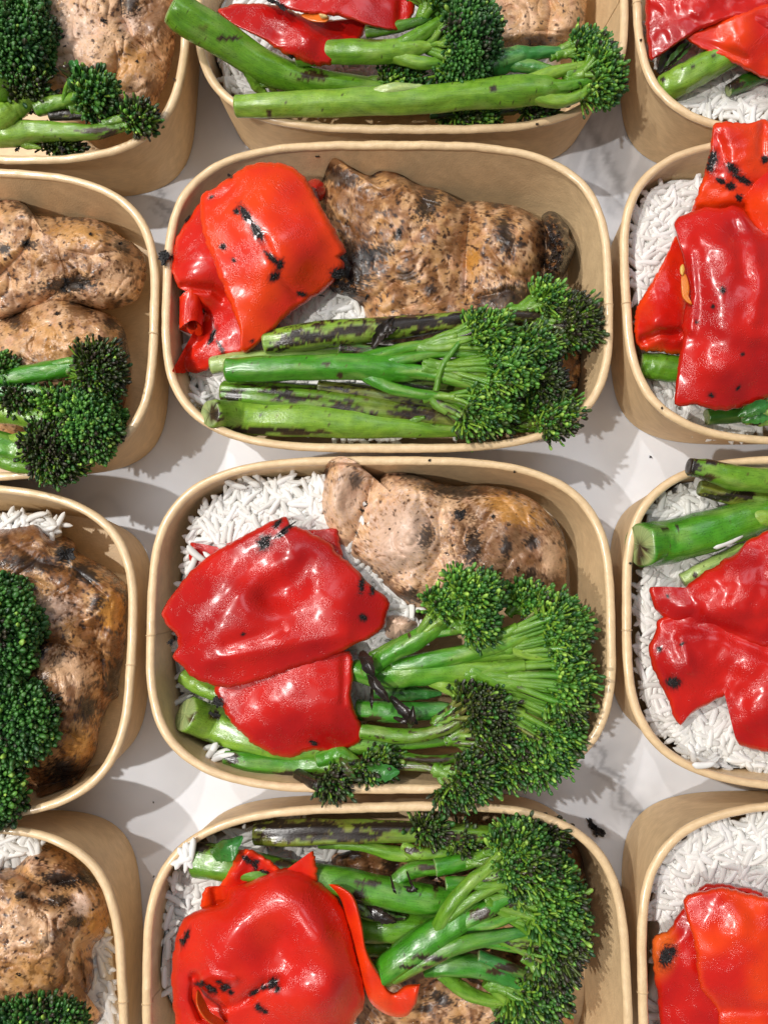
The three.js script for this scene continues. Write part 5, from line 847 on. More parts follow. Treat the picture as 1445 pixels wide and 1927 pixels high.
broccolini('long pale broccolini lying along the front rim of the top middle bowl', { bowl: 'C1', parts: [
  { p: [[446, 200, 42, 20], [520, 198, 43, 23], [620, 195, 44, 25], [720, 190, 45, 26], [820, 186, 46, 26], [900, 178, 47, 27], [970, 172, 48, 30], [1020, 170, 48, 26]], a: 'lime', b: 'stem', cap: 0.9, burn: [[508, 215, 6, 8, 0.8], [928, 165, 7, 9, 0.9]] },
  { p: [[690, 178, 47, 9], [740, 168, 49, 12], [785, 165, 49, 7]], a: 'pale', b: 'pale', char: 0.1 }, { p: [[980, 160, 48, 14], [1030, 140, 50, 13], [1075, 128, 51, 10], [1110, 120, 51, 7]], a: 'lime', b: 'lime' }, { p: [[1000, 178, 48, 16], [1050, 190, 48, 13], [1090, 180, 49, 10], [1115, 160, 50, 7]], a: 'lime', b: 'stem' }, { p: [[1010, 165, 49, 14], [1070, 160, 50, 11], [1110, 150, 51, 8]], a: 'stem', b: 'bright' },
  { p: [[925, 122, 44, 26], [970, 108, 46, 20], [1010, 100, 47, 12], [1060, 97, 48, 9]], a: 'blue', b: 'blue' }, { p: [[960, 120, 45, 14], [1000, 126, 46, 13], [1030, 132, 47, 10]], a: 'blue', b: 'stem' }],
  heads: [{ from: [1070, 150, 49], c: [1130, 140, 48], rx: 40, ry: 52, rz: 9, n: 30, light: 0.4, char: 0.06, per: 18, rho: 0.0034 }, { from: [1040, 105, 47], c: [1100, 92, 48], rx: 46, ry: 26, rz: 7, n: 18, light: 0.4, char: 0.02, per: 18, rho: 0.0034 }, { from: [1080, 180, 47], c: [1115, 175, 46], rx: 40, ry: 22, rz: 5, n: 10, light: 0.4, char: 0.05 }] });
broccolini('dark floret bits under the pale stem at the front rim of the top middle bowl', { bowl: 'C1', parts: [{ p: [[810, 218, 34, 7], [880, 214, 35, 8], [960, 210, 35, 7]], a: 'deep', b: 'olive', char: 0.3 }], heads: [{ from: [820, 215, 33], c: [880, 212, 36], rx: 70, ry: 12, rz: 3, n: 12, light: 0.4, char: 0.15 }, { from: [960, 205, 34], c: [1010, 205, 36], rx: 50, ry: 14, rz: 3, n: 10, char: 0.85, light: 0.1 }] });

// ---------------------------------------------------------------- left column
srand(81);
chicken('pale pink chicken thigh filling the top left bowl, dotted with spice', { bowl: 'L1', seed: 6, pale: 0.9, sear: 0.2, c: [200, 70], base: 18, edge: 9, out: [[20, 60], [40, -60], [160, -110], [300, -110], [338, -60], [334, 20], [331, 80], [322, 130], [304, 180], [280, 212], [240, 226], [180, 232], [110, 215], [50, 160]],
  H: [[100, 20, 44], [180, 60, 45], [200, 150, 40], [270, 60, 38], [310, 40, 34], [290, 170, 33], [240, 210, 30], [120, 160, 36], [80, 100, 42]], creases: [{ p: [[228, -20], [230, 30], [250, 70], [300, 110], [320, 130]], d: -3.5, w: 15 }, { p: [[218, 80], [222, 130], [205, 170]], d: -1.6, w: 9 }, { p: [[285, 80], [310, 140]], d: -2, w: 12 }],
  patches: [[120, 80, 60, 80, 0.2, 0.7, 4], [250, 40, 22, 28, 0.6, 0.9, 4], [290, 30, 36, 60, 0.1, 0.8, 3], [245, 8, 22, 20, 0, 0.9], [185, 130, 16, 12, 0.3, 0.9, 3], [255, 115, 26, 30, 0, 0.6, 2], [290, 165, 16, 22, 0.2, 0.85, 3], [220, 150, 30, 60, 0.1, 0.5, 2], [320, 120, 12, 40, 0.2, 0.8, 3]], marks: [[196, 40, 15, 10, 0.4], [258, 114, 7, 7, 0], [119, 68, 9, 8, 0], [122, 87, 7, 5, 0], [225, 57, 8, 7, 0]] });
broccolini('big dense dark broccolini head cut off by the top left corner', { bowl: 'L1', parts: [{ p: [[-60, 200, 46, 34], [-10, 170, 48, 32], [20, 130, 48, 24]], a: 'stem', b: 'lime' }, { p: [[-30, 230, 46, 26], [10, 218, 47, 24], [30, 208, 46, 18]], a: 'lime', b: 'lime' }], heads: [{ from: [-40, 120, 46], c: [10, 60, 48], rx: 92, ry: 118, rz: 15, n: 110, cut: -0.6, light: 0.16, char: 0.01, per: 30, stalk: 0, bud: 1.05 }, { from: [-20, 170, 44], c: [50, 165, 44], rx: 56, ry: 40, rz: 8, n: 20, light: 0.12, char: 0.2, burnt: [[75, 165, 22]] }] });
broccolini('small leafy broccolini sprig over pale chicken at the front of the top left bowl', { bowl: 'L1', parts: [{ p: [[70, 205, 43, 15], [100, 195, 44, 14], [130, 188, 45, 11]], a: 'stem', b: 'lime' }, { p: [[95, 218, 41, 10], [130, 216, 41, 11], [165, 218, 41, 8]], a: 'olive', b: 'olive', char: 0.8 }, { p: [[120, 190, 46, 4], [125, 165, 49, 4], [138, 140, 52, 3]], a: 'stem', b: 'lime' }], leaves: [[140, 155, 50, 26, -1.2, 14, 0.2, 4], [150, 150, 50, 30, -1.6, 20, 0.4, 4], [135, 150, 51, 24, -2.0, 18, 0.85, 4], [130, 168, 49, 20, -0.5, 12, 0.1], [170, 165, 47, 22, -1.3, 12, 0.1], [200, 185, 45, 26, -0.3, 14, 0.2]], heads: [{ from: [120, 190, 44], c: [180, 180, 45], rx: 44, ry: 36, rz: 8, n: 22, light: 0.2, char: 0.06, bud: 1.2 }, { from: [140, 205, 42], c: [185, 208, 41], rx: 38, ry: 18, rz: 5, n: 10, light: 0.3, char: 0.3, bud: 1.1 }] });
broccolini('bright broccolini stem along the front rim of the top left bowl', { bowl: 'L1', parts: [{ p: [[-30, 246, 42, 28], [20, 250, 42, 26], [70, 247, 42, 20], [130, 248, 42, 17], [180, 248, 42, 14], [225, 240, 42, 10]], a: 'lime', b: 'stem', burn: [[180, 245, 36, 6, 0.75], [205, 258, 18, 14, 0.9]] }, { p: [[20, 258, 41, 12], [50, 272, 40, 9], [66, 276, 40, 5]], a: 'lime', b: 'lime' }, { p: [[190, 235, 43, 8], [220, 226, 44, 9], [250, 222, 44, 7]], a: 'stem', b: 'lime' }], heads: [{ from: [225, 235, 42], c: [262, 224, 43], rx: 28, ry: 22, rz: 6, n: 14, light: 0.6, char: 0.25, burnt: [[250, 240, 14]] }, { from: [60, 270, 36], c: [110, 272, 36], rx: 46, ry: 8, rz: 3, n: 8, char: 0.9, light: 0.05, stalk: 0 }] });
srand(82);
chicken('upper lobe of seasoned chicken with a rounded right shoulder, left bowl of the second row', { bowl: 'L2', seed: 7, pale: 0.6, sear: 0.45, c: [110, 490], base: 16, edge: 9, out: [[-60, 420], [-20, 385], [22, 378], [48, 384], [66, 402], [90, 408], [129, 407], [180, 414], [226, 444], [258, 462], [276, 486], [279, 510], [272, 534], [258, 560], [240, 572], [209, 584], [180, 582], [150, 575], [120, 580], [60, 590], [-20, 600], [-60, 560]],
  H: [[20, 390, 38], [30, 430, 38], [60, 470, 41], [140, 440, 42], [200, 470, 40], [255, 500, 33], [230, 550, 35], [150, 520, 41], [100, 550, 36], [20, 540, 36], [-30, 480, 38]], creases: [{ p: [[120, 470], [170, 480], [230, 470], [262, 490]], d: -1.4, w: 11 }, { p: [[80, 500], [130, 490], [150, 515]], d: -1.4, w: 10 }, { p: [[60, 400], [62, 440], [40, 480], [0, 520]], d: -3, w: 15 }, { p: [[240, 540], [190, 525], [130, 535], [80, 570]], d: -2.6, w: 14 }, { p: [[20, 520], [30, 570]], d: -2, w: 14 }],
  patches: [[130, 535, 60, 20, -0.1, 0.95], [225, 530, 36, 22, 0.4, 0.8, 1], [55, 460, 16, 12, 0, 0.9], [8, 468, 14, 10, 0, 0.95], [100, 500, 60, 24, 0, 0.6, 3], [250, 480, 20, 30, 0.3, 0.6, 3], [150, 440, 60, 24, 0.1, 0.5, 2], [60, 395, 24, 14, 0.6, 0.8], [230, 465, 18, 10, 0.6, 0.8]], marks: [[170, 440, 7, 6, 0], [228, 458, 9, 8, 0], [126, 528, 14, 12, 0], [153, 538, 10, 8, 0], [50, 457, 13, 11, 0], [120, 545, 12, 8, 0.3]] });
chicken('lower lobe of seasoned chicken half under florets, left bowl of the second row', { bowl: 'L2', seed: 8, pale: 0.62, sear: 0.34, c: [120, 680], base: 14, edge: 9, out: [[-60, 640], [0, 606], [48, 572], [80, 560], [110, 556], [161, 572], [200, 588], [222, 606], [240, 640], [246, 690], [240, 740], [224, 790], [190, 820], [100, 830], [-20, 820], [-60, 740]],
  H: [[20, 630, 38], [100, 590, 40], [130, 640, 43], [200, 620, 37], [225, 660, 31], [60, 670, 41], [220, 740, 24], [100, 740, 33], [0, 740, 33]], creases: [{ p: [[232, 600], [236, 700], [226, 780]], d: -4, w: 12 }, { p: [[40, 590], [70, 620], [60, 660]], d: -1.5, w: 10 }], patches: [[40, 600, 26, 20, 0.5, 0.9, 3], [150, 585, 30, 16, 0.4, 0.8, 3], [210, 610, 16, 10, 0.4, 0.9], [240, 640, 16, 80, 0, 0.85], [80, 680, 30, 20, 0, 0.75, 3], [30, 605, 12, 20, 0.2, 0.8], [110, 640, 70, 40, 0, 0.4, 2], [236, 760, 20, 50, 0, 0.7, 3]], marks: [[113, 609, 8, 6, 0], [150, 638, 6, 5, 0], [108, 590, 8, 8, 0]] });
broccolini('upper broccolini branch with charred tips lying on chicken, left bowl of the second row', { bowl: 'L2', parts: [{ p: [[-40, 720, 42, 16], [30, 708, 44, 17], [90, 698, 45, 18], [140, 692, 45, 15], [165, 690, 45, 10]], a: 'bright', b: 'bright' }, { p: [[-20, 740, 40, 18], [40, 736, 41, 16], [110, 744, 41, 12], [150, 745, 40, 8]], a: 'blue', b: 'stem', char: 0.15 }, { p: [[100, 688, 46, 9], [130, 680, 47, 8], [150, 682, 47, 6]], a: 'bright', b: 'lime' }], heads: [{ from: [130, 695, 45], c: [185, 700, 44], rx: 50, ry: 52, rz: 9, n: 34, light: 0.2, char: 0.5, burnt: [[200, 660, 40], [225, 720, 30]] }, { from: [-20, 700, 42], c: [5, 692, 43], rx: 26, ry: 18, rz: 5, n: 10, light: 0.3, char: 0.2 }, { from: [20, 745, 40], c: [35, 752, 42], rx: 34, ry: 22, rz: 5, n: 9, light: 0.1, char: 0.9 }, { from: [120, 745, 40], c: [170, 745, 41], rx: 46, ry: 26, rz: 5, n: 14, light: 0.5, char: 0.2 }] });
broccolini('bright tight broccolini head at the front right curve, left bowl of the second row', { bowl: 'L2', parts: [{ p: [[-40, 768, 39, 24], [30, 778, 40, 22], [80, 790, 41, 19], [120, 798, 41, 16]], a: 'lime', b: 'bright' }, { p: [[80, 780, 42, 14], [120, 775, 43, 16], [140, 780, 43, 12]], a: 'lime', b: 'lime' }], heads: [{ from: [110, 795, 40], c: [170, 800, 40], rx: 58, ry: 60, rz: 12, n: 56, cut: -0.4, light: 0.45, char: 0.02, per: 30, stalk: 0.8 }, { from: [80, 770, 42], c: [110, 762, 43], rx: 36, ry: 24, rz: 6, n: 12, light: 0.6, char: 0.1 }] });
broccolini('blackened broccolini head in front of the bright one, left bowl of the second row', { bowl: 'L2', parts: [{ p: [[-40, 826, 41, 26], [0, 836, 42, 26], [40, 850, 42, 22], [70, 860, 42, 16]], a: 'bright', b: 'lime' }, { p: [[-10, 860, 41, 16], [30, 876, 42, 14], [70, 882, 42, 10]], a: 'stem', b: 'stem' }, { p: [[20, 830, 43, 12], [50, 826, 44, 14], [64, 828, 44, 10]], a: 'lime', b: 'lime' }], heads: [{ from: [50, 845, 43], c: [90, 842, 44], rx: 52, ry: 50, rz: 9, n: 36, light: 0.1, char: 0.9, burnt: [[85, 835, 55]] }, { from: [60, 860, 42], c: [110, 872, 42], rx: 46, ry: 18, rz: 5, n: 14, light: 0.3, char: 0.4 }, { from: [50, 880, 41], c: [100, 886, 42], rx: 40, ry: 7, rz: 2, n: 6, light: 0.3, char: 0.3 }] });
srand(83);
rice('a few white rice grains behind dark chicken in the left bowl of the third row', { bowl: 'L3', bed: [[-60, 985], [20, 965], [100, 972], [118, 990], [60, 1060], [-60, 1060]], H: [[0, 985, 27], [60, 980, 26], [110, 985, 23], [0, 1040, 24]], fill: 40, areas: [{ poly: [[-20, 975], [60, 970], [118, 978], [112, 1000], [60, 1000], [-20, 1000]], n: 34 }] });
chicken('dark browned chicken thigh beside bare paper floor in the left bowl of the third row', { bowl: 'L3', seed: 9, pale: 0.35, sear: 0.75, c: [110, 1210], base: 5, edge: 8, out: [[-60, 1020], [-20, 990], [22, 979], [63, 972], [80, 985], [97, 1004], [125, 1010], [141, 1022], [150, 1042], [195, 1064], [225, 1084], [240, 1106], [238, 1168], [240, 1200], [234, 1240], [222, 1290], [222, 1308], [205, 1325], [193, 1360], [186, 1385], [183, 1411], [165, 1448], [144, 1475], [110, 1490], [73, 1502], [66, 1490], [35, 1480], [-40, 1460], [-80, 1240]],
  H: [[20, 1000, 36], [90, 1020, 32], [60, 1080, 40], [150, 1070, 34], [215, 1110, 31], [120, 1130, 39], [220, 1200, 29], [150, 1200, 35], [100, 1260, 40], [150, 1290, 39], [215, 1290, 22], [170, 1380, 31], [90, 1480, 20], [130, 1440, 25], [60, 1400, 34], [-20, 1200, 38]], creases: [{ p: [[20, 1020], [80, 1060], [140, 1070], [200, 1120]], d: -1.8, w: 12 }, { p: [[90, 1150], [150, 1180], [200, 1180]], d: -1.6, w: 11 }, { p: [[60, 1400], [120, 1380], [170, 1400]], d: -1.6, w: 11 }, { p: [[60, 1200], [120, 1215], [180, 1225], [220, 1260]], d: -3.5, w: 15 }, { p: [[190, 1225], [196, 1300], [186, 1360]], d: -3.5, w: 11 }, { p: [[60, 1090], [140, 1130]], d: -1.6, w: 14 }, { p: [[190, 1180], [170, 1240]], d: -2, w: 12 }],
  patches: [[120, 1043, 24, 18, 0.1, 1], [50, 1045, 60, 26, 0.2, 0.7, 3], [160, 1080, 34, 16, 0.5, 0.95], [60, 1060, 70, 16, 0.1, 0.8], [195, 1135, 26, 18, -0.3, 0.9], [215, 1150, 26, 40, 0.2, 0.8, 2], [100, 1145, 50, 28, 0.1, 0.6, 4], [75, 1225, 16, 24, 0.3, 1], [130, 1270, 50, 50, 0, 0.8, 1], [165, 1335, 20, 26, 0.2, 0.9], [120, 1450, 40, 26, -0.2, 0.95], [135, 1300, 10, 18, 0.2, 0.9, 3], [100, 1300, 14, 22, 0.2, 0.85, 3], [215, 1280, 20, 40, 0, 0.9], [150, 1400, 36, 30, 0, 0.6, 2], [90, 1490, 40, 14, 0, 0.8, 3], [205, 1210, 26, 14, 0, 0.8, 3], [20, 1005, 60, 26, 0, 0.75, 3]], marks: [[124, 1043, 36, 28, 0.3], [76, 1228, 14, 20, 0.4], [45, 1100, 24, 8, 0.4]] });
broccolini('large tight green broccolini head over dark chicken on the left edge, third row', { bowl: 'L3', parts: [{ p: [[-120, 1260, 44, 24], [-80, 1230, 45, 22], [-50, 1210, 46, 16]], a: 'stem', b: 'lime' }], heads: [{ from: [-90, 1230, 40], c: [-30, 1190, 44], rx: 102, ry: 104, rz: 14, n: 100, cut: -0.4, light: 0.14, char: 0.0, per: 28, stalk: 0, bud: 1.2 }, { from: [-60, 1330, 40], c: [25, 1360, 42], rx: 80, ry: 72, rz: 11, n: 70, cut: -0.5, light: 0.16, char: 0.02, per: 26, stalk: 0, bud: 1.15 }] });
broccolini('small green broccolini head hanging over the front rim at the left edge, third row', { bowl: 'L3', parts: [{ p: [[-60, 1470, 38, 16], [-30, 1485, 40, 14]], a: 'stem' }], heads: [{ from: [-60, 1480, 38], c: [-14, 1500, 43], rx: 50, ry: 52, rz: 9, n: 36, cut: -0.5, light: 0.4, char: 0.02, bud: 1.15, stalk: 0 }, { from: [-30, 1420, 34], c: [10, 1450, 34], rx: 24, ry: 18, rz: 4, n: 8, char: 1, light: 0, stalk: 0 }] });
srand(84);
rice('white rice at the back and right side of the bottom left bowl', { bowl: 'L4', bed: [[-60, 1590], [0, 1572], [70, 1580], [160, 1640], [205, 1740], [215, 1860], [205, 1960], [-60, 1980]], H: [[0, 1600, 26], [70, 1595, 26], [190, 1800, 14], [200, 1900, 14], [0, 1800, 20]], fill: 120, areas: [{ poly: [[-10, 1578], [40, 1576], [82, 1592], [60, 1612], [20, 1630], [-10, 1635]], n: 50 }, { poly: [[178, 1782], [195, 1775], [212, 1810], [190, 1826]], n: 9 }, { poly: [[178, 1900], [200, 1850], [214, 1852], [208, 1930], [180, 1935]], n: 16 }] });
chicken('folded glossy browned chicken thigh with a dark fold, bottom left bowl', { bowl: 'L4', seed: 10, pale: 0.5, sear: 0.48, c: [70, 1740], base: 12, edge: 8, out: [[-60, 1650], [0, 1630], [30, 1622], [60, 1596], [90, 1588], [125, 1600], [160, 1628], [190, 1664], [205, 1700], [206, 1740], [196, 1765], [180, 1780], [174, 1800], [176, 1840], [168, 1870], [150, 1895], [192, 1910], [185, 1935], [140, 1960], [-60, 1960]],
  H: [[80, 1605, 30], [130, 1630, 29], [180, 1690, 30], [20, 1660, 38], [60, 1700, 40], [110, 1740, 40], [30, 1780, 44], [100, 1800, 40], [60, 1870, 38], [160, 1830, 27], [190, 1750, 26], [120, 1660, 31], [0, 1900, 34]], creases: [{ p: [[30, 1640], [80, 1670], [120, 1660], [180, 1650]], d: -4, w: 13 }, { p: [[60, 1690], [110, 1705], [140, 1690]], d: -2, w: 8 }, { p: [[130, 1780], [150, 1740], [190, 1730]], d: -2, w: 10 }, { p: [[125, 1800], [120, 1850], [90, 1890]], d: -3, w: 11 }, { p: [[150, 1790], [160, 1860]], d: -2.5, w: 8 }],
  patches: [[140, 1648, 60, 22, 0.1, 0.9, 3], [115, 1655, 42, 16, 0.15, 0.9], [170, 1650, 26, 18, 0.3, 0.95], [155, 1705, 26, 24, 0.2, 0.85, 4], [145, 1735, 22, 12, -0.2, 0.9], [185, 1740, 24, 30, 0, 0.8, 2], [110, 1695, 24, 12, 0, 0.9], [40, 1685, 14, 10, 0, 0.9], [50, 1735, 50, 30, 0, 0.5, 1], [95, 1765, 40, 10, -0.6, 0.6], [100, 1590, 26, 12, 0.2, 0.7, 2], [155, 1850, 22, 40, 0, 0.7, 3], [60, 1830, 60, 36, 0, 0.4, 2], [10, 1590, 20, 20, 0, 0.4, 3]], marks: [[35, 1834, 10, 9, 0], [45, 1687, 13, 9, 0.2], [176, 1712, 6, 5, 0], [70, 1615, 9, 8, 0]] });
broccolini('dark broccolini tips at the bottom edge in the bottom left bowl', { bowl: 'L4', parts: [{ p: [[20, 1960, 40, 12], [60, 1940, 42, 10]], a: 'deep' }], heads: [{ from: [40, 1960, 38], c: [55, 1918, 42], rx: 90, ry: 24, rz: 6, n: 30, cut: -1, light: 0.15, char: 0.08, stalk: 0 }, { from: [120, 1950, 36], c: [128, 1918, 38], rx: 24, ry: 16, rz: 4, n: 9, cut: -1, light: 0.25, char: 0.1, stalk: 0 }] });

// ---------------------------------------------------------------- right column
srand(91);
rice('white rice in front of the slanting stem in the top right bowl', { bowl: 'R1', bed: [[1225, 20], [1300, -40], [1520, -40], [1540, 160], [1480, 215], [1380, 222], [1300, 200], [1240, 130]], H: [[1240, 100, 27], [1320, 190, 30], [1440, 200, 31], [1400, 60, 30]], fill: 160, areas: [{ poly: [[1276, 188], [1330, 150], [1400, 145], [1470, 155], [1480, 222], [1400, 226], [1330, 216], [1290, 204]], n: 150 }, { poly: [[1215, 40], [1225, 110], [1250, 130], [1290, 90], [1270, 60]], n: 40 }] });
broccolini('slanting bright green broccolini stem under red pepper in the top right bowl', { bowl: 'R1', parts: [{ p: [[1247, 168, 36, 27], [1290, 145, 38, 28], [1340, 118, 40, 28], [1400, 90, 40, 26]], a: 'lime', b: 'stem', burn: [[1302, 125, 10, 3, 0.7], [1248, 150, 6, 5, 0.9], [1342, 104, 6, 4, 0.7]] }, { p: [[1370, 170, 34, 12], [1410, 150, 35, 16], [1460, 130, 35, 15]], a: 'deep', b: 'deep', burn: [[1378, 156, 22, 12, 0.9]], main: 1 }], leaves: [[1238, 138, 35, 90, -0.85, 36, 0.55, 3], [1250, 130, 36, 70, -0.7, 20, 0.6, 3]] });
{
  const b = pepper('roasted_pepper', 'bright red pepper tongue resting on the slanting stem, top right bowl', { bowl: 'R1', c: [1400, 80], H: [[1295, 72, 46], [1350, 50, 48], [1440, 50, 50], [1440, 130, 44], [1380, 110, 46], [1390, 70, 51], [1500, 90, 48]], out: [[1290, 68], [1318, 56], [1348, 42], [1400, 20], [1500, 0], [1540, 60], [1520, 150], [1445, 149], [1424, 142], [1402, 131], [1365, 112], [1326, 96], [1302, 82]], creases: [{ p: [[1300, 74], [1400, 110]], d: -0.8, w: 10 }], bump: lowBump(1, 80, 11), col: pepperCol(RED, ORANGE, 0.6) }, []);
  settle(b.o);
  const a = pepper('roasted_pepper', 'dark red glossy pepper sheet in the top right corner', { bowl: 'R1', c: [1320, 0], H: [[1220, 30, 44], [1228, 108, 42], [1290, 70, 47], [1350, 40, 49], [1420, 20, 50], [1300, 0, 51], [1440, -40, 52]], out: [[1211, -40], [1212, 0], [1213, 40], [1217, 80], [1222, 114], [1232, 110], [1260, 92], [1283, 76], [1310, 60], [1337, 48], [1365, 38], [1395, 34], [1425, 42], [1450, 56], [1520, 40], [1540, -60], [1400, -100], [1250, -80]], creases: [{ p: [[1350, 40], [1400, 20], [1460, 50]], d: 1.4, w: 12 }], bump: lowBump(1.6, 60, 12), col: pepperCol(DEEP, RED, 0.1) }, []);
  settle(a.o);
}
srand(92);
rice('white rice at the left of the standing pepper in the second row right bowl', { bowl: 'R2', bed: [[1195, 400], [1250, 345], [1330, 340], [1480, 360], [1540, 640], [1500, 800], [1380, 812], [1280, 790], [1215, 720], [1190, 560]], H: [[1230, 400, 30], [1290, 360, 30], [1220, 520, 30], [1230, 720, 22], [1320, 790, 22], [1420, 700, 26]], fill: 240,
  areas: [{ poly: [[1192, 420], [1205, 385], [1240, 362], [1290, 344], [1325, 352], [1318, 390], [1275, 410], [1265, 470], [1220, 540], [1194, 570]], n: 200 }, { poly: [[1212, 705], [1265, 712], [1275, 770], [1290, 765], [1400, 790], [1440, 810], [1370, 822], [1290, 800], [1230, 755]], n: 100 }] });
broccolini('short green stem below the folded pepper in the second row right bowl', { bowl: 'R2', parts: [{ p: [[1206, 688, 28, 24], [1240, 692, 29, 26], [1300, 700, 30, 24]], a: 'stem', b: 'bright', cap: 0.3 }, { p: [[1330, 785, 26, 16], [1400, 775, 27, 20], [1450, 770, 28, 18]], a: 'deep', b: 'deep', main: 1 }] });
broccolini('ragged pale green cut piece at the front rim, second row right bowl', { bowl: 'R2', parts: [{ p: [[1400, 782, 38, 18], [1430, 778, 39, 24], [1480, 775, 38, 24]], a: 'lime', b: 'pale', cap: 0.4, ridge: 0.15, burn: [[1420, 800, 10, 7, 0.9], [1394, 776, 8, 8, 0.8]] }], leaves: [[1388, 782, 41, 60, -0.35, 26, 0.15, 3], [1395, 792, 41, 50, -0.1, 22, 0.1, 2]] });
{
  const tall = pepper('roasted_pepper', 'upright red pepper piece with char rising over the far rim, right bowl', { bowl: 'R2', c: [1375, 350], H: [[1345, 236, 58], [1430, 230, 58], [1380, 260, 60], [1335, 300, 55], [1400, 330, 56], [1320, 360, 50], [1370, 390, 49], [1310, 400, 46], [1430, 360, 52]], out: [[1342, 233], [1360, 229], [1390, 230], [1418, 230], [1430, 225], [1445, 228], [1455, 260], [1450, 330], [1440, 400], [1380, 430], [1320, 430], [1298, 415], [1306, 380], [1320, 340], [1333, 290], [1338, 255]], creases: [{ p: [[1435, 232], [1432, 290]], d: -1.6, w: 9 }, { p: [[1360, 300], [1350, 260]], d: -1, w: 10 }, { p: [[1300, 400], [1400, 395]], d: -2, w: 12 }], bump: lowBump(1.2, 60, 13), col: pepperCol(RED, ORANGE, 0.9) },
    [[1340, 300, 34, 16, -1.4], [1334, 316, 20, 10, 0.8], [1378, 318, 30, 14, 0.7], [1396, 338, 40, 10, 0.5], [1374, 350, 18, 12, 0.2], [1438, 300, 12, 14, 0], [1355, 340, 16, 8, 0.4], [1390, 372, 12, 10, 0.6]]);
  settle(tall.o);
  const left = pepper('roasted_pepper', 'orange-red folded pepper piece against the left wall, second row right bowl', { bowl: 'R2', c: [1240, 580], H: [[1270, 460, 42], [1240, 510, 42], [1205, 580, 39], [1200, 640, 38], [1270, 560, 42], [1270, 650, 37], [1235, 600, 46], [1225, 650, 37]], out: [[1272, 445], [1258, 470], [1243, 500], [1220, 540], [1198, 578], [1193, 610], [1195, 642], [1202, 654], [1214, 661], [1240, 662], [1274, 667], [1290, 650], [1292, 560], [1290, 480]], creases: [{ p: [[1210, 640], [1240, 628], [1276, 628]], d: -2.5, w: 8 }], bump: lowBump(1, 60, 14), col: pepperCol(RED, ORANGE, 1) }, []);
  settle(left.o);
  const lobe = pepper('roasted_pepper', 'smooth round pepper lobe cut off by the right edge, second row', { bowl: 'R2', c: [1460, 390], H: [[1400, 370, 52], [1440, 320, 54], [1420, 420, 52], [1450, 370, 59], [1520, 380, 56]], out: [[1398, 380], [1404, 355], [1422, 330], [1445, 312], [1500, 300], [1540, 380], [1520, 470], [1450, 460], [1420, 435], [1402, 408]], bump: lowBump(0.7, 90, 15), col: pepperCol(RED, ORANGE, 0.3) }, []);
  settle(lobe.o);
  const main = pepper('roasted_pepper', 'broad deep red pepper panel hanging down the middle of the second row right bowl', { bowl: 'R2', c: [1380, 590], na: 190, nr: 60, H: [[1275, 420, 50], [1330, 395, 52], [1400, 400, 53], [1450, 450, 54], [1283, 500, 51], [1300, 570, 50], [1280, 680, 46], [1272, 758, 42], [1350, 768, 43], [1430, 750, 44], [1360, 470, 58], [1360, 600, 57], [1420, 600, 57], [1360, 700, 52], [1500, 600, 56]],
    out: [[1268, 416], [1290, 402], [1322, 391], [1355, 390], [1387, 388], [1405, 402], [1425, 430], [1460, 450], [1520, 470], [1540, 600], [1520, 730], [1445, 750], [1431, 755], [1390, 768], [1349, 774], [1330, 769], [1308, 762], [1285, 764], [1269, 761], [1270, 730], [1276, 679], [1284, 640], [1282, 610], [1290, 570], [1296, 550], [1292, 520], [1281, 474], [1272, 440]],
    creases: [{ p: [[1300, 480], [1306, 560], [1300, 620]], d: 1, w: 9 }, { p: [[1395, 410], [1420, 460], [1430, 540], [1418, 600]], d: 1.3, w: 14 }, { p: [[1320, 450], [1380, 470]], d: 0.9, w: 16 }, { p: [[1380, 430], [1400, 520]], d: -1.1, w: 14 }, { p: [[1310, 640], [1420, 660]], d: -1.0, w: 24 }], bump: lowBump(1.4, 90, 16), col: pepperCol(RED, DEEP, 0.15) },
    [[1360, 547, 9, 9, 0], [1341, 577, 6, 5, 0], [1310, 606, 5, 4, 0], [1397, 667, 6, 4, 0], [1338, 744, 10, 9, 0.6], [1388, 730, 12, 4, -1]]);
  const pith = slab({ out: [[1281, 520], [1290, 516], [1297, 540], [1296, 560], [1302, 574], [1290, 568], [1282, 555]], H: [[1285, 530, 53], [1292, 560, 53], [1296, 540, 53]], thick: 2, edge: 0.8, na: 40, nr: 8, col: () => [0.72, 0.2, 0.02] }); add(main.o, 'pith', pith, M.pepper);
  const seed1 = slab({ out: [[1279, 502], [1285, 497], [1288, 508], [1284, 519], [1279, 514]], H: [[1282, 503, 54], [1284, 512, 54], [1280, 510, 54]], thick: 1.6, edge: 0.8, na: 24, nr: 6, col: () => [0.75, 0.42, 0.08] }); add(main.o, 'seed', seed1, M.pepper);
  settle(main.o);
}
srand(93);
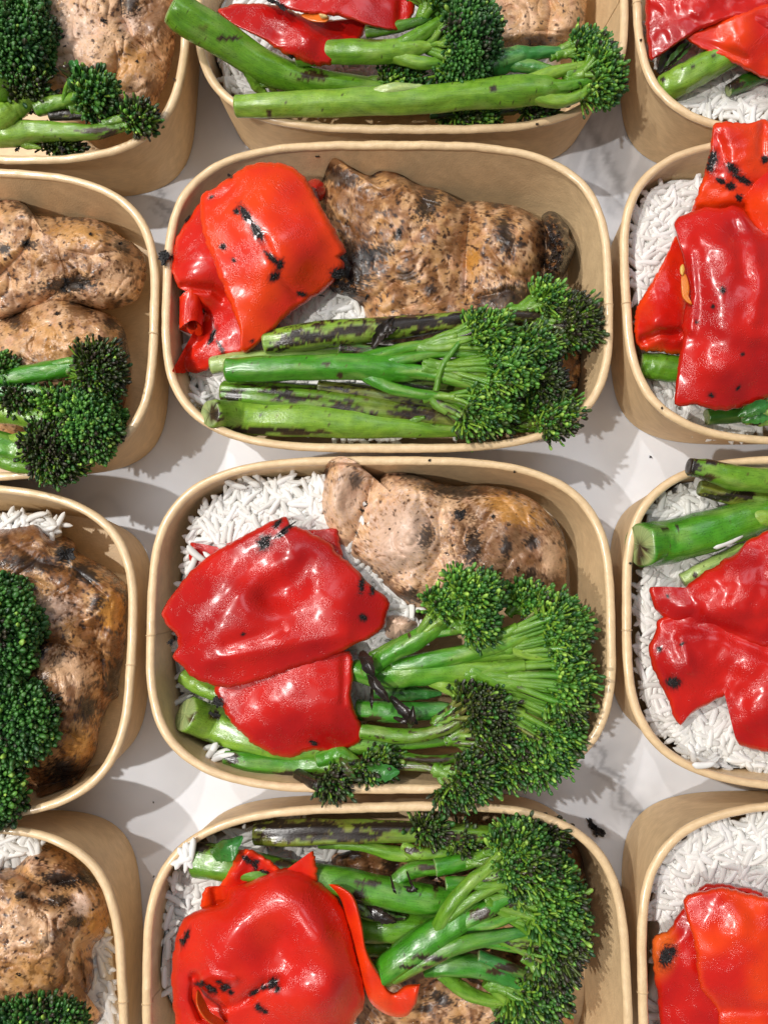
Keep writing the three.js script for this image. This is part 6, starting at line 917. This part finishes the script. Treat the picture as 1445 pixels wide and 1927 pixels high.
rice('white rice showing all round the ragged red pepper in the third row right bowl', { bowl: 'R3', bed: [[1205, 1010], [1250, 930], [1330, 905], [1480, 900], [1540, 1160], [1520, 1400], [1420, 1445], [1320, 1430], [1240, 1370], [1205, 1260]], H: [[1260, 940, 26], [1360, 1030, 30], [1215, 1180, 28], [1240, 1330, 28], [1320, 1390, 30], [1420, 1400, 29], [1450, 1100, 30]], fill: 320,
  areas: [{ poly: [[1225, 955], [1260, 925], [1310, 915], [1350, 950], [1330, 970], [1240, 985]], n: 60 }, { poly: [[1320, 1030], [1350, 1010], [1400, 1005], [1400, 1030], [1350, 1055], [1290, 1060]], n: 26 }, { poly: [[1200, 1080], [1280, 1080], [1290, 1105], [1225, 1115], [1245, 1165], [1225, 1220], [1235, 1290], [1260, 1340], [1230, 1360], [1204, 1260]], n: 110 }, { poly: [[1235, 1330], [1270, 1340], [1282, 1365], [1310, 1340], [1370, 1310], [1385, 1385], [1445, 1415], [1470, 1440], [1400, 1450], [1320, 1438], [1260, 1400]], n: 190 }], loose: [[1345, 1018, 43, -0.2], [1362, 1024, 43.5, 0.3], [1380, 1016, 43, 0.5]] });
broccolini('charred broccolini ends sticking over the far rim, third row right bowl', { bowl: 'R3', parts: [{ p: [[1297, 878, 46, 17], [1330, 884, 46, 20], [1380, 898, 45, 24], [1440, 904, 44, 24], [1500, 910, 43, 22]], a: 'stem', b: 'lime', cap: 0.4, burn: [[1300, 876, 18, 22, 1], [1350, 868, 34, 6, 0.9], [1320, 900, 30, 7, 0.7]] }, { p: [[1316, 918, 36, 14], [1370, 930, 37, 18], [1440, 942, 37, 20], [1500, 946, 36, 18]], a: 'olive', b: 'stem', ridge: 0.1, char: 0.2, burn: [[1350, 936, 50, 8, 0.95], [1400, 930, 24, 14, 0.9]], main: 1 }] });
broccolini('very broad bright green broccolini stem with black pepper dots, third row right bowl', { bowl: 'R3', parts: [{ p: [[1206, 1026, 36, 40], [1250, 1020, 37, 41], [1320, 1004, 38, 40], [1380, 985, 38, 37], [1440, 970, 38, 32], [1500, 960, 36, 26]], a: 'bright', b: 'stem', cap: 0.3, burn: [[1203, 1040, 7, 30, 0.8], [1250, 996, 9, 6, 0.9], [1273, 994, 6, 5, 0.9], [1212, 1035, 6, 8, 0.9]] }, { p: [[1390, 970, 40, 16], [1430, 974, 42, 18], [1460, 980, 42, 14]], a: 'lime', b: 'lime' }, { p: [[1284, 1092, 33, 14], [1330, 1070, 35, 16], [1390, 1040, 36, 16]], a: 'pale', b: 'lime', burn: [[1308, 1082, 6, 5, 0.8]], main: 1 }] });
{
  const lo = pepper('roasted_pepper', 'lower ragged red pepper with a pointed tip over rice, third row right bowl', { bowl: 'R3', c: [1345, 1235], na: 200, nr: 60, jit: 1.5, H: [[1250, 1170, 43], [1225, 1220, 42], [1240, 1290, 41], [1275, 1350, 39], [1320, 1310, 42], [1375, 1300, 44], [1395, 1390, 42], [1440, 1400, 43], [1330, 1210, 47], [1420, 1250, 50], [1420, 1340, 49], [1280, 1260, 47], [1480, 1200, 50]],
    out: [[1244, 1163], [1234, 1185], [1221, 1216], [1222, 1240], [1229, 1262], [1243, 1290], [1256, 1315], [1262, 1335], [1268, 1352], [1280, 1364], [1290, 1355], [1304, 1341], [1335, 1324], [1372, 1306], [1378, 1324], [1386, 1345], [1381, 1365], [1381, 1382], [1386, 1396], [1398, 1406], [1434, 1414], [1480, 1416], [1540, 1380], [1540, 1180], [1450, 1150], [1330, 1140]],
    creases: [{ p: [[1270, 1170], [1360, 1190], [1450, 1230]], d: -1.5, w: 14 }, { p: [[1375, 1310], [1400, 1260]], d: 1, w: 14 }, { p: [[1280, 1200], [1300, 1260]], d: 0.8, w: 10 }], bump: lowBump(1.2, 70, 17), col: pepperCol(RED, DEEP, 0.3) }, [[1240, 1222, 9, 10, 0], [1266, 1284, 26, 18, 0.1], [1283, 1212, 10, 3, -0.5]]);
  settle(lo.o);
  const hi = pepper('roasted_pepper', 'upper red pepper sheet with a blunt finger pointing left, third row right bowl', { bowl: 'R3', c: [1390, 1110], na: 190, nr: 60, jit: 1.5, H: [[1225, 1112, 44], [1250, 1150, 43], [1284, 1115, 46], [1345, 1070, 49], [1440, 1010, 52], [1302, 1175, 44], [1359, 1186, 47], [1440, 1215, 49], [1380, 1110, 55], [1450, 1100, 57], [1290, 1140, 48], [1500, 1150, 55]],
    out: [[1220, 1108], [1232, 1104], [1250, 1104], [1284, 1107], [1296, 1098], [1315, 1084], [1326, 1074], [1345, 1066], [1362, 1052], [1386, 1040], [1402, 1020], [1425, 1008], [1446, 996], [1500, 980], [1540, 1080], [1520, 1230], [1445, 1221], [1400, 1208], [1359, 1192], [1330, 1187], [1302, 1182], [1270, 1172], [1248, 1163], [1234, 1148], [1226, 1132]],
    creases: [{ p: [[1290, 1110], [1310, 1150]], d: -0.8, w: 12 }, { p: [[1330, 1150], [1420, 1150]], d: 0.8, w: 16 }, { p: [[1300, 1165], [1400, 1195]], d: -0.8, w: 10 }], bump: lowBump(1.5, 70, 18), col: pepperCol(RED, DEEP, 0.2) }, [[1256, 1122, 5, 4, 0]]);
  settle(hi.o);
}
srand(94);
rice('white rice piled behind the pepper in the bottom right bowl', { bowl: 'R4', bed: [[1228, 1660], [1260, 1600], [1320, 1560], [1400, 1540], [1500, 1535], [1560, 1700], [1540, 1960], [1260, 1960], [1225, 1800]], H: [[1250, 1680, 28], [1300, 1600, 31], [1400, 1570, 31], [1470, 1620, 33], [1240, 1850, 24], [1380, 1800, 30]], fill: 240,
  areas: [{ poly: [[1226, 1700], [1236, 1650], [1270, 1598], [1320, 1562], [1400, 1540], [1480, 1534], [1500, 1680], [1400, 1678], [1310, 1668], [1290, 1690], [1262, 1750], [1226, 1770]], n: 290 }, { poly: [[1222, 1840], [1234, 1840], [1240, 1960], [1224, 1960]], n: 14 }] });
{
  const un = pepper('roasted_pepper', 'dark red pepper layer with an orange edge and a black char square, bottom right bowl', { bowl: 'R4', c: [1310, 1840], na: 180, H: [[1290, 1720, 41], [1240, 1780, 37], [1240, 1860, 34], [1260, 1940, 34], [1330, 1680, 44], [1400, 1680, 45], [1290, 1820, 42], [1400, 1850, 45]], out: [[1306, 1684], [1320, 1666], [1345, 1662], [1386, 1668], [1440, 1690], [1460, 1800], [1440, 1940], [1340, 1990], [1248, 1980], [1241, 1927], [1237, 1880], [1231, 1840], [1227, 1800], [1226, 1772], [1236, 1758], [1256, 1752], [1268, 1732], [1282, 1710], [1292, 1706]], creases: [{ p: [[1240, 1800], [1290, 1760]], d: 0.8, w: 14 }], bump: lowBump(1.2, 80, 19), col: (() => { const f = pepperCol(DEEP, RED, 0.2); return (x, y, e) => mix3(f(x, y, e), [0.70, 0.13, 0.015], 0.85 * sstep(58, 20, Math.hypot((x - 1232) * 1.1, (y - 1780) * 0.7))); })() }, [[1254, 1799, 26, 38, 0.35], [1265, 1790, 14, 14, 0.2]]);
  settle(un.o);
  const top = pepper('roasted_pepper', 'smooth orange-red pepper sheet on top of the bottom right bowl', { bowl: 'R4', c: [1400, 1800], H: [[1295, 1690, 47], [1363, 1675, 49], [1440, 1690, 52], [1302, 1755, 48], [1315, 1850, 47], [1350, 1900, 46], [1380, 1760, 55], [1420, 1850, 54], [1500, 1800, 54]], out: [[1288, 1688], [1305, 1680], [1335, 1674], [1363, 1670], [1400, 1678], [1445, 1688], [1520, 1700], [1550, 1800], [1520, 1960], [1380, 1990], [1352, 1940], [1350, 1902], [1330, 1875], [1314, 1850], [1308, 1800], [1300, 1752], [1292, 1730], [1286, 1706]], creases: [{ p: [[1370, 1700], [1400, 1750]], d: 1, w: 20 }, { p: [[1360, 1900], [1440, 1900]], d: -1, w: 12 }], bump: lowBump(1.2, 100, 20), col: pepperCol(RED, ORANGE, 0.8) }, []);
  settle(top.o);
}

// ---------------------------------------------------------------- scraps on the worktop and rims
{
  const host = { userData: { top: () => 0.4 } }, o = thing('burnt_scrap', 'long black burnt floret scrap lying on the marble between four bowls', 'burnt scrap');
  flake(o, host, 1112, 1550, 30, 12, 0.9, 0.4); flake(o, host, 1124, 1564, 30, 20, 0.9, 1.2); flake(o, host, 1132, 1566, 14, 14, 0.3, 1);
  settle(o);
  const crumbs = [[1224, 860, 0.4, 7, 'lone black crumb on bright marble above the third row right bowl'], [289, 1510, 0.4, 4, 'tiny dark crumb in a bowl shadow on the marble left of the middle'], [597, 294, 33, 8, 'black crumb stuck high on the far inner wall above the red bead', 'C2'], [1216, 872, 0, 0]];
  for (const [x, y, h, s, label, bowl] of crumbs) if (s) { const c = thing('char_crumb', label, 'crumb'), t = bowl ? fitH(x, y, h, bowl, 0.0001) : h; flake(c, { userData: { top: () => t } }, x, y, s, s * 0.7, rnd() * 3, 0.2); settle(c); }
  const rim = [[1185, 1060, 'R3'], [1087, 794, 'C2'], [808, 866, 'C3'], [968, 888, 'C3'], [290, 1650, 'C4'], [1205, 75, 'R1'], [1245, 768, 'R2'], [1010, 233, 'C1'], [328, 149, 'L1'], [34, 281, 'L1'], [116, 279, 'L1']];
  const word = { R3: 'third row right', C2: 'upper middle', C3: 'lower middle', C4: 'bottom middle', R1: 'top right', R2: 'second row right', C1: 'top middle', L1: 'top left' };
  const spotName = ['on the left rim of the third row right bowl', 'at the front right curve of the upper middle rim', 'mid-way along the far rim of the lower middle bowl', 'near the far right curve of the lower middle rim', 'on the left curve of the bottom middle rim', 'on the left rim of the top right bowl', 'at the front left curve of the second row right rim', 'on the front rim of the top middle bowl', 'on the right rim of the top left bowl', 'at the left end of the top left front rim', 'beside the stem on the top left front rim'];
  rim.forEach(([x, y], i) => { const c = thing('char_crumb', 'small dark crumb ' + spotName[i], 'crumb'); flake(c, { userData: { top: () => 40.6 } }, x, y, i > 8 ? 15 : 6.5, i > 8 ? 9 : 5, i * 1.3, 0.3); settle(c); });
}
renderer.render(scene, camera);
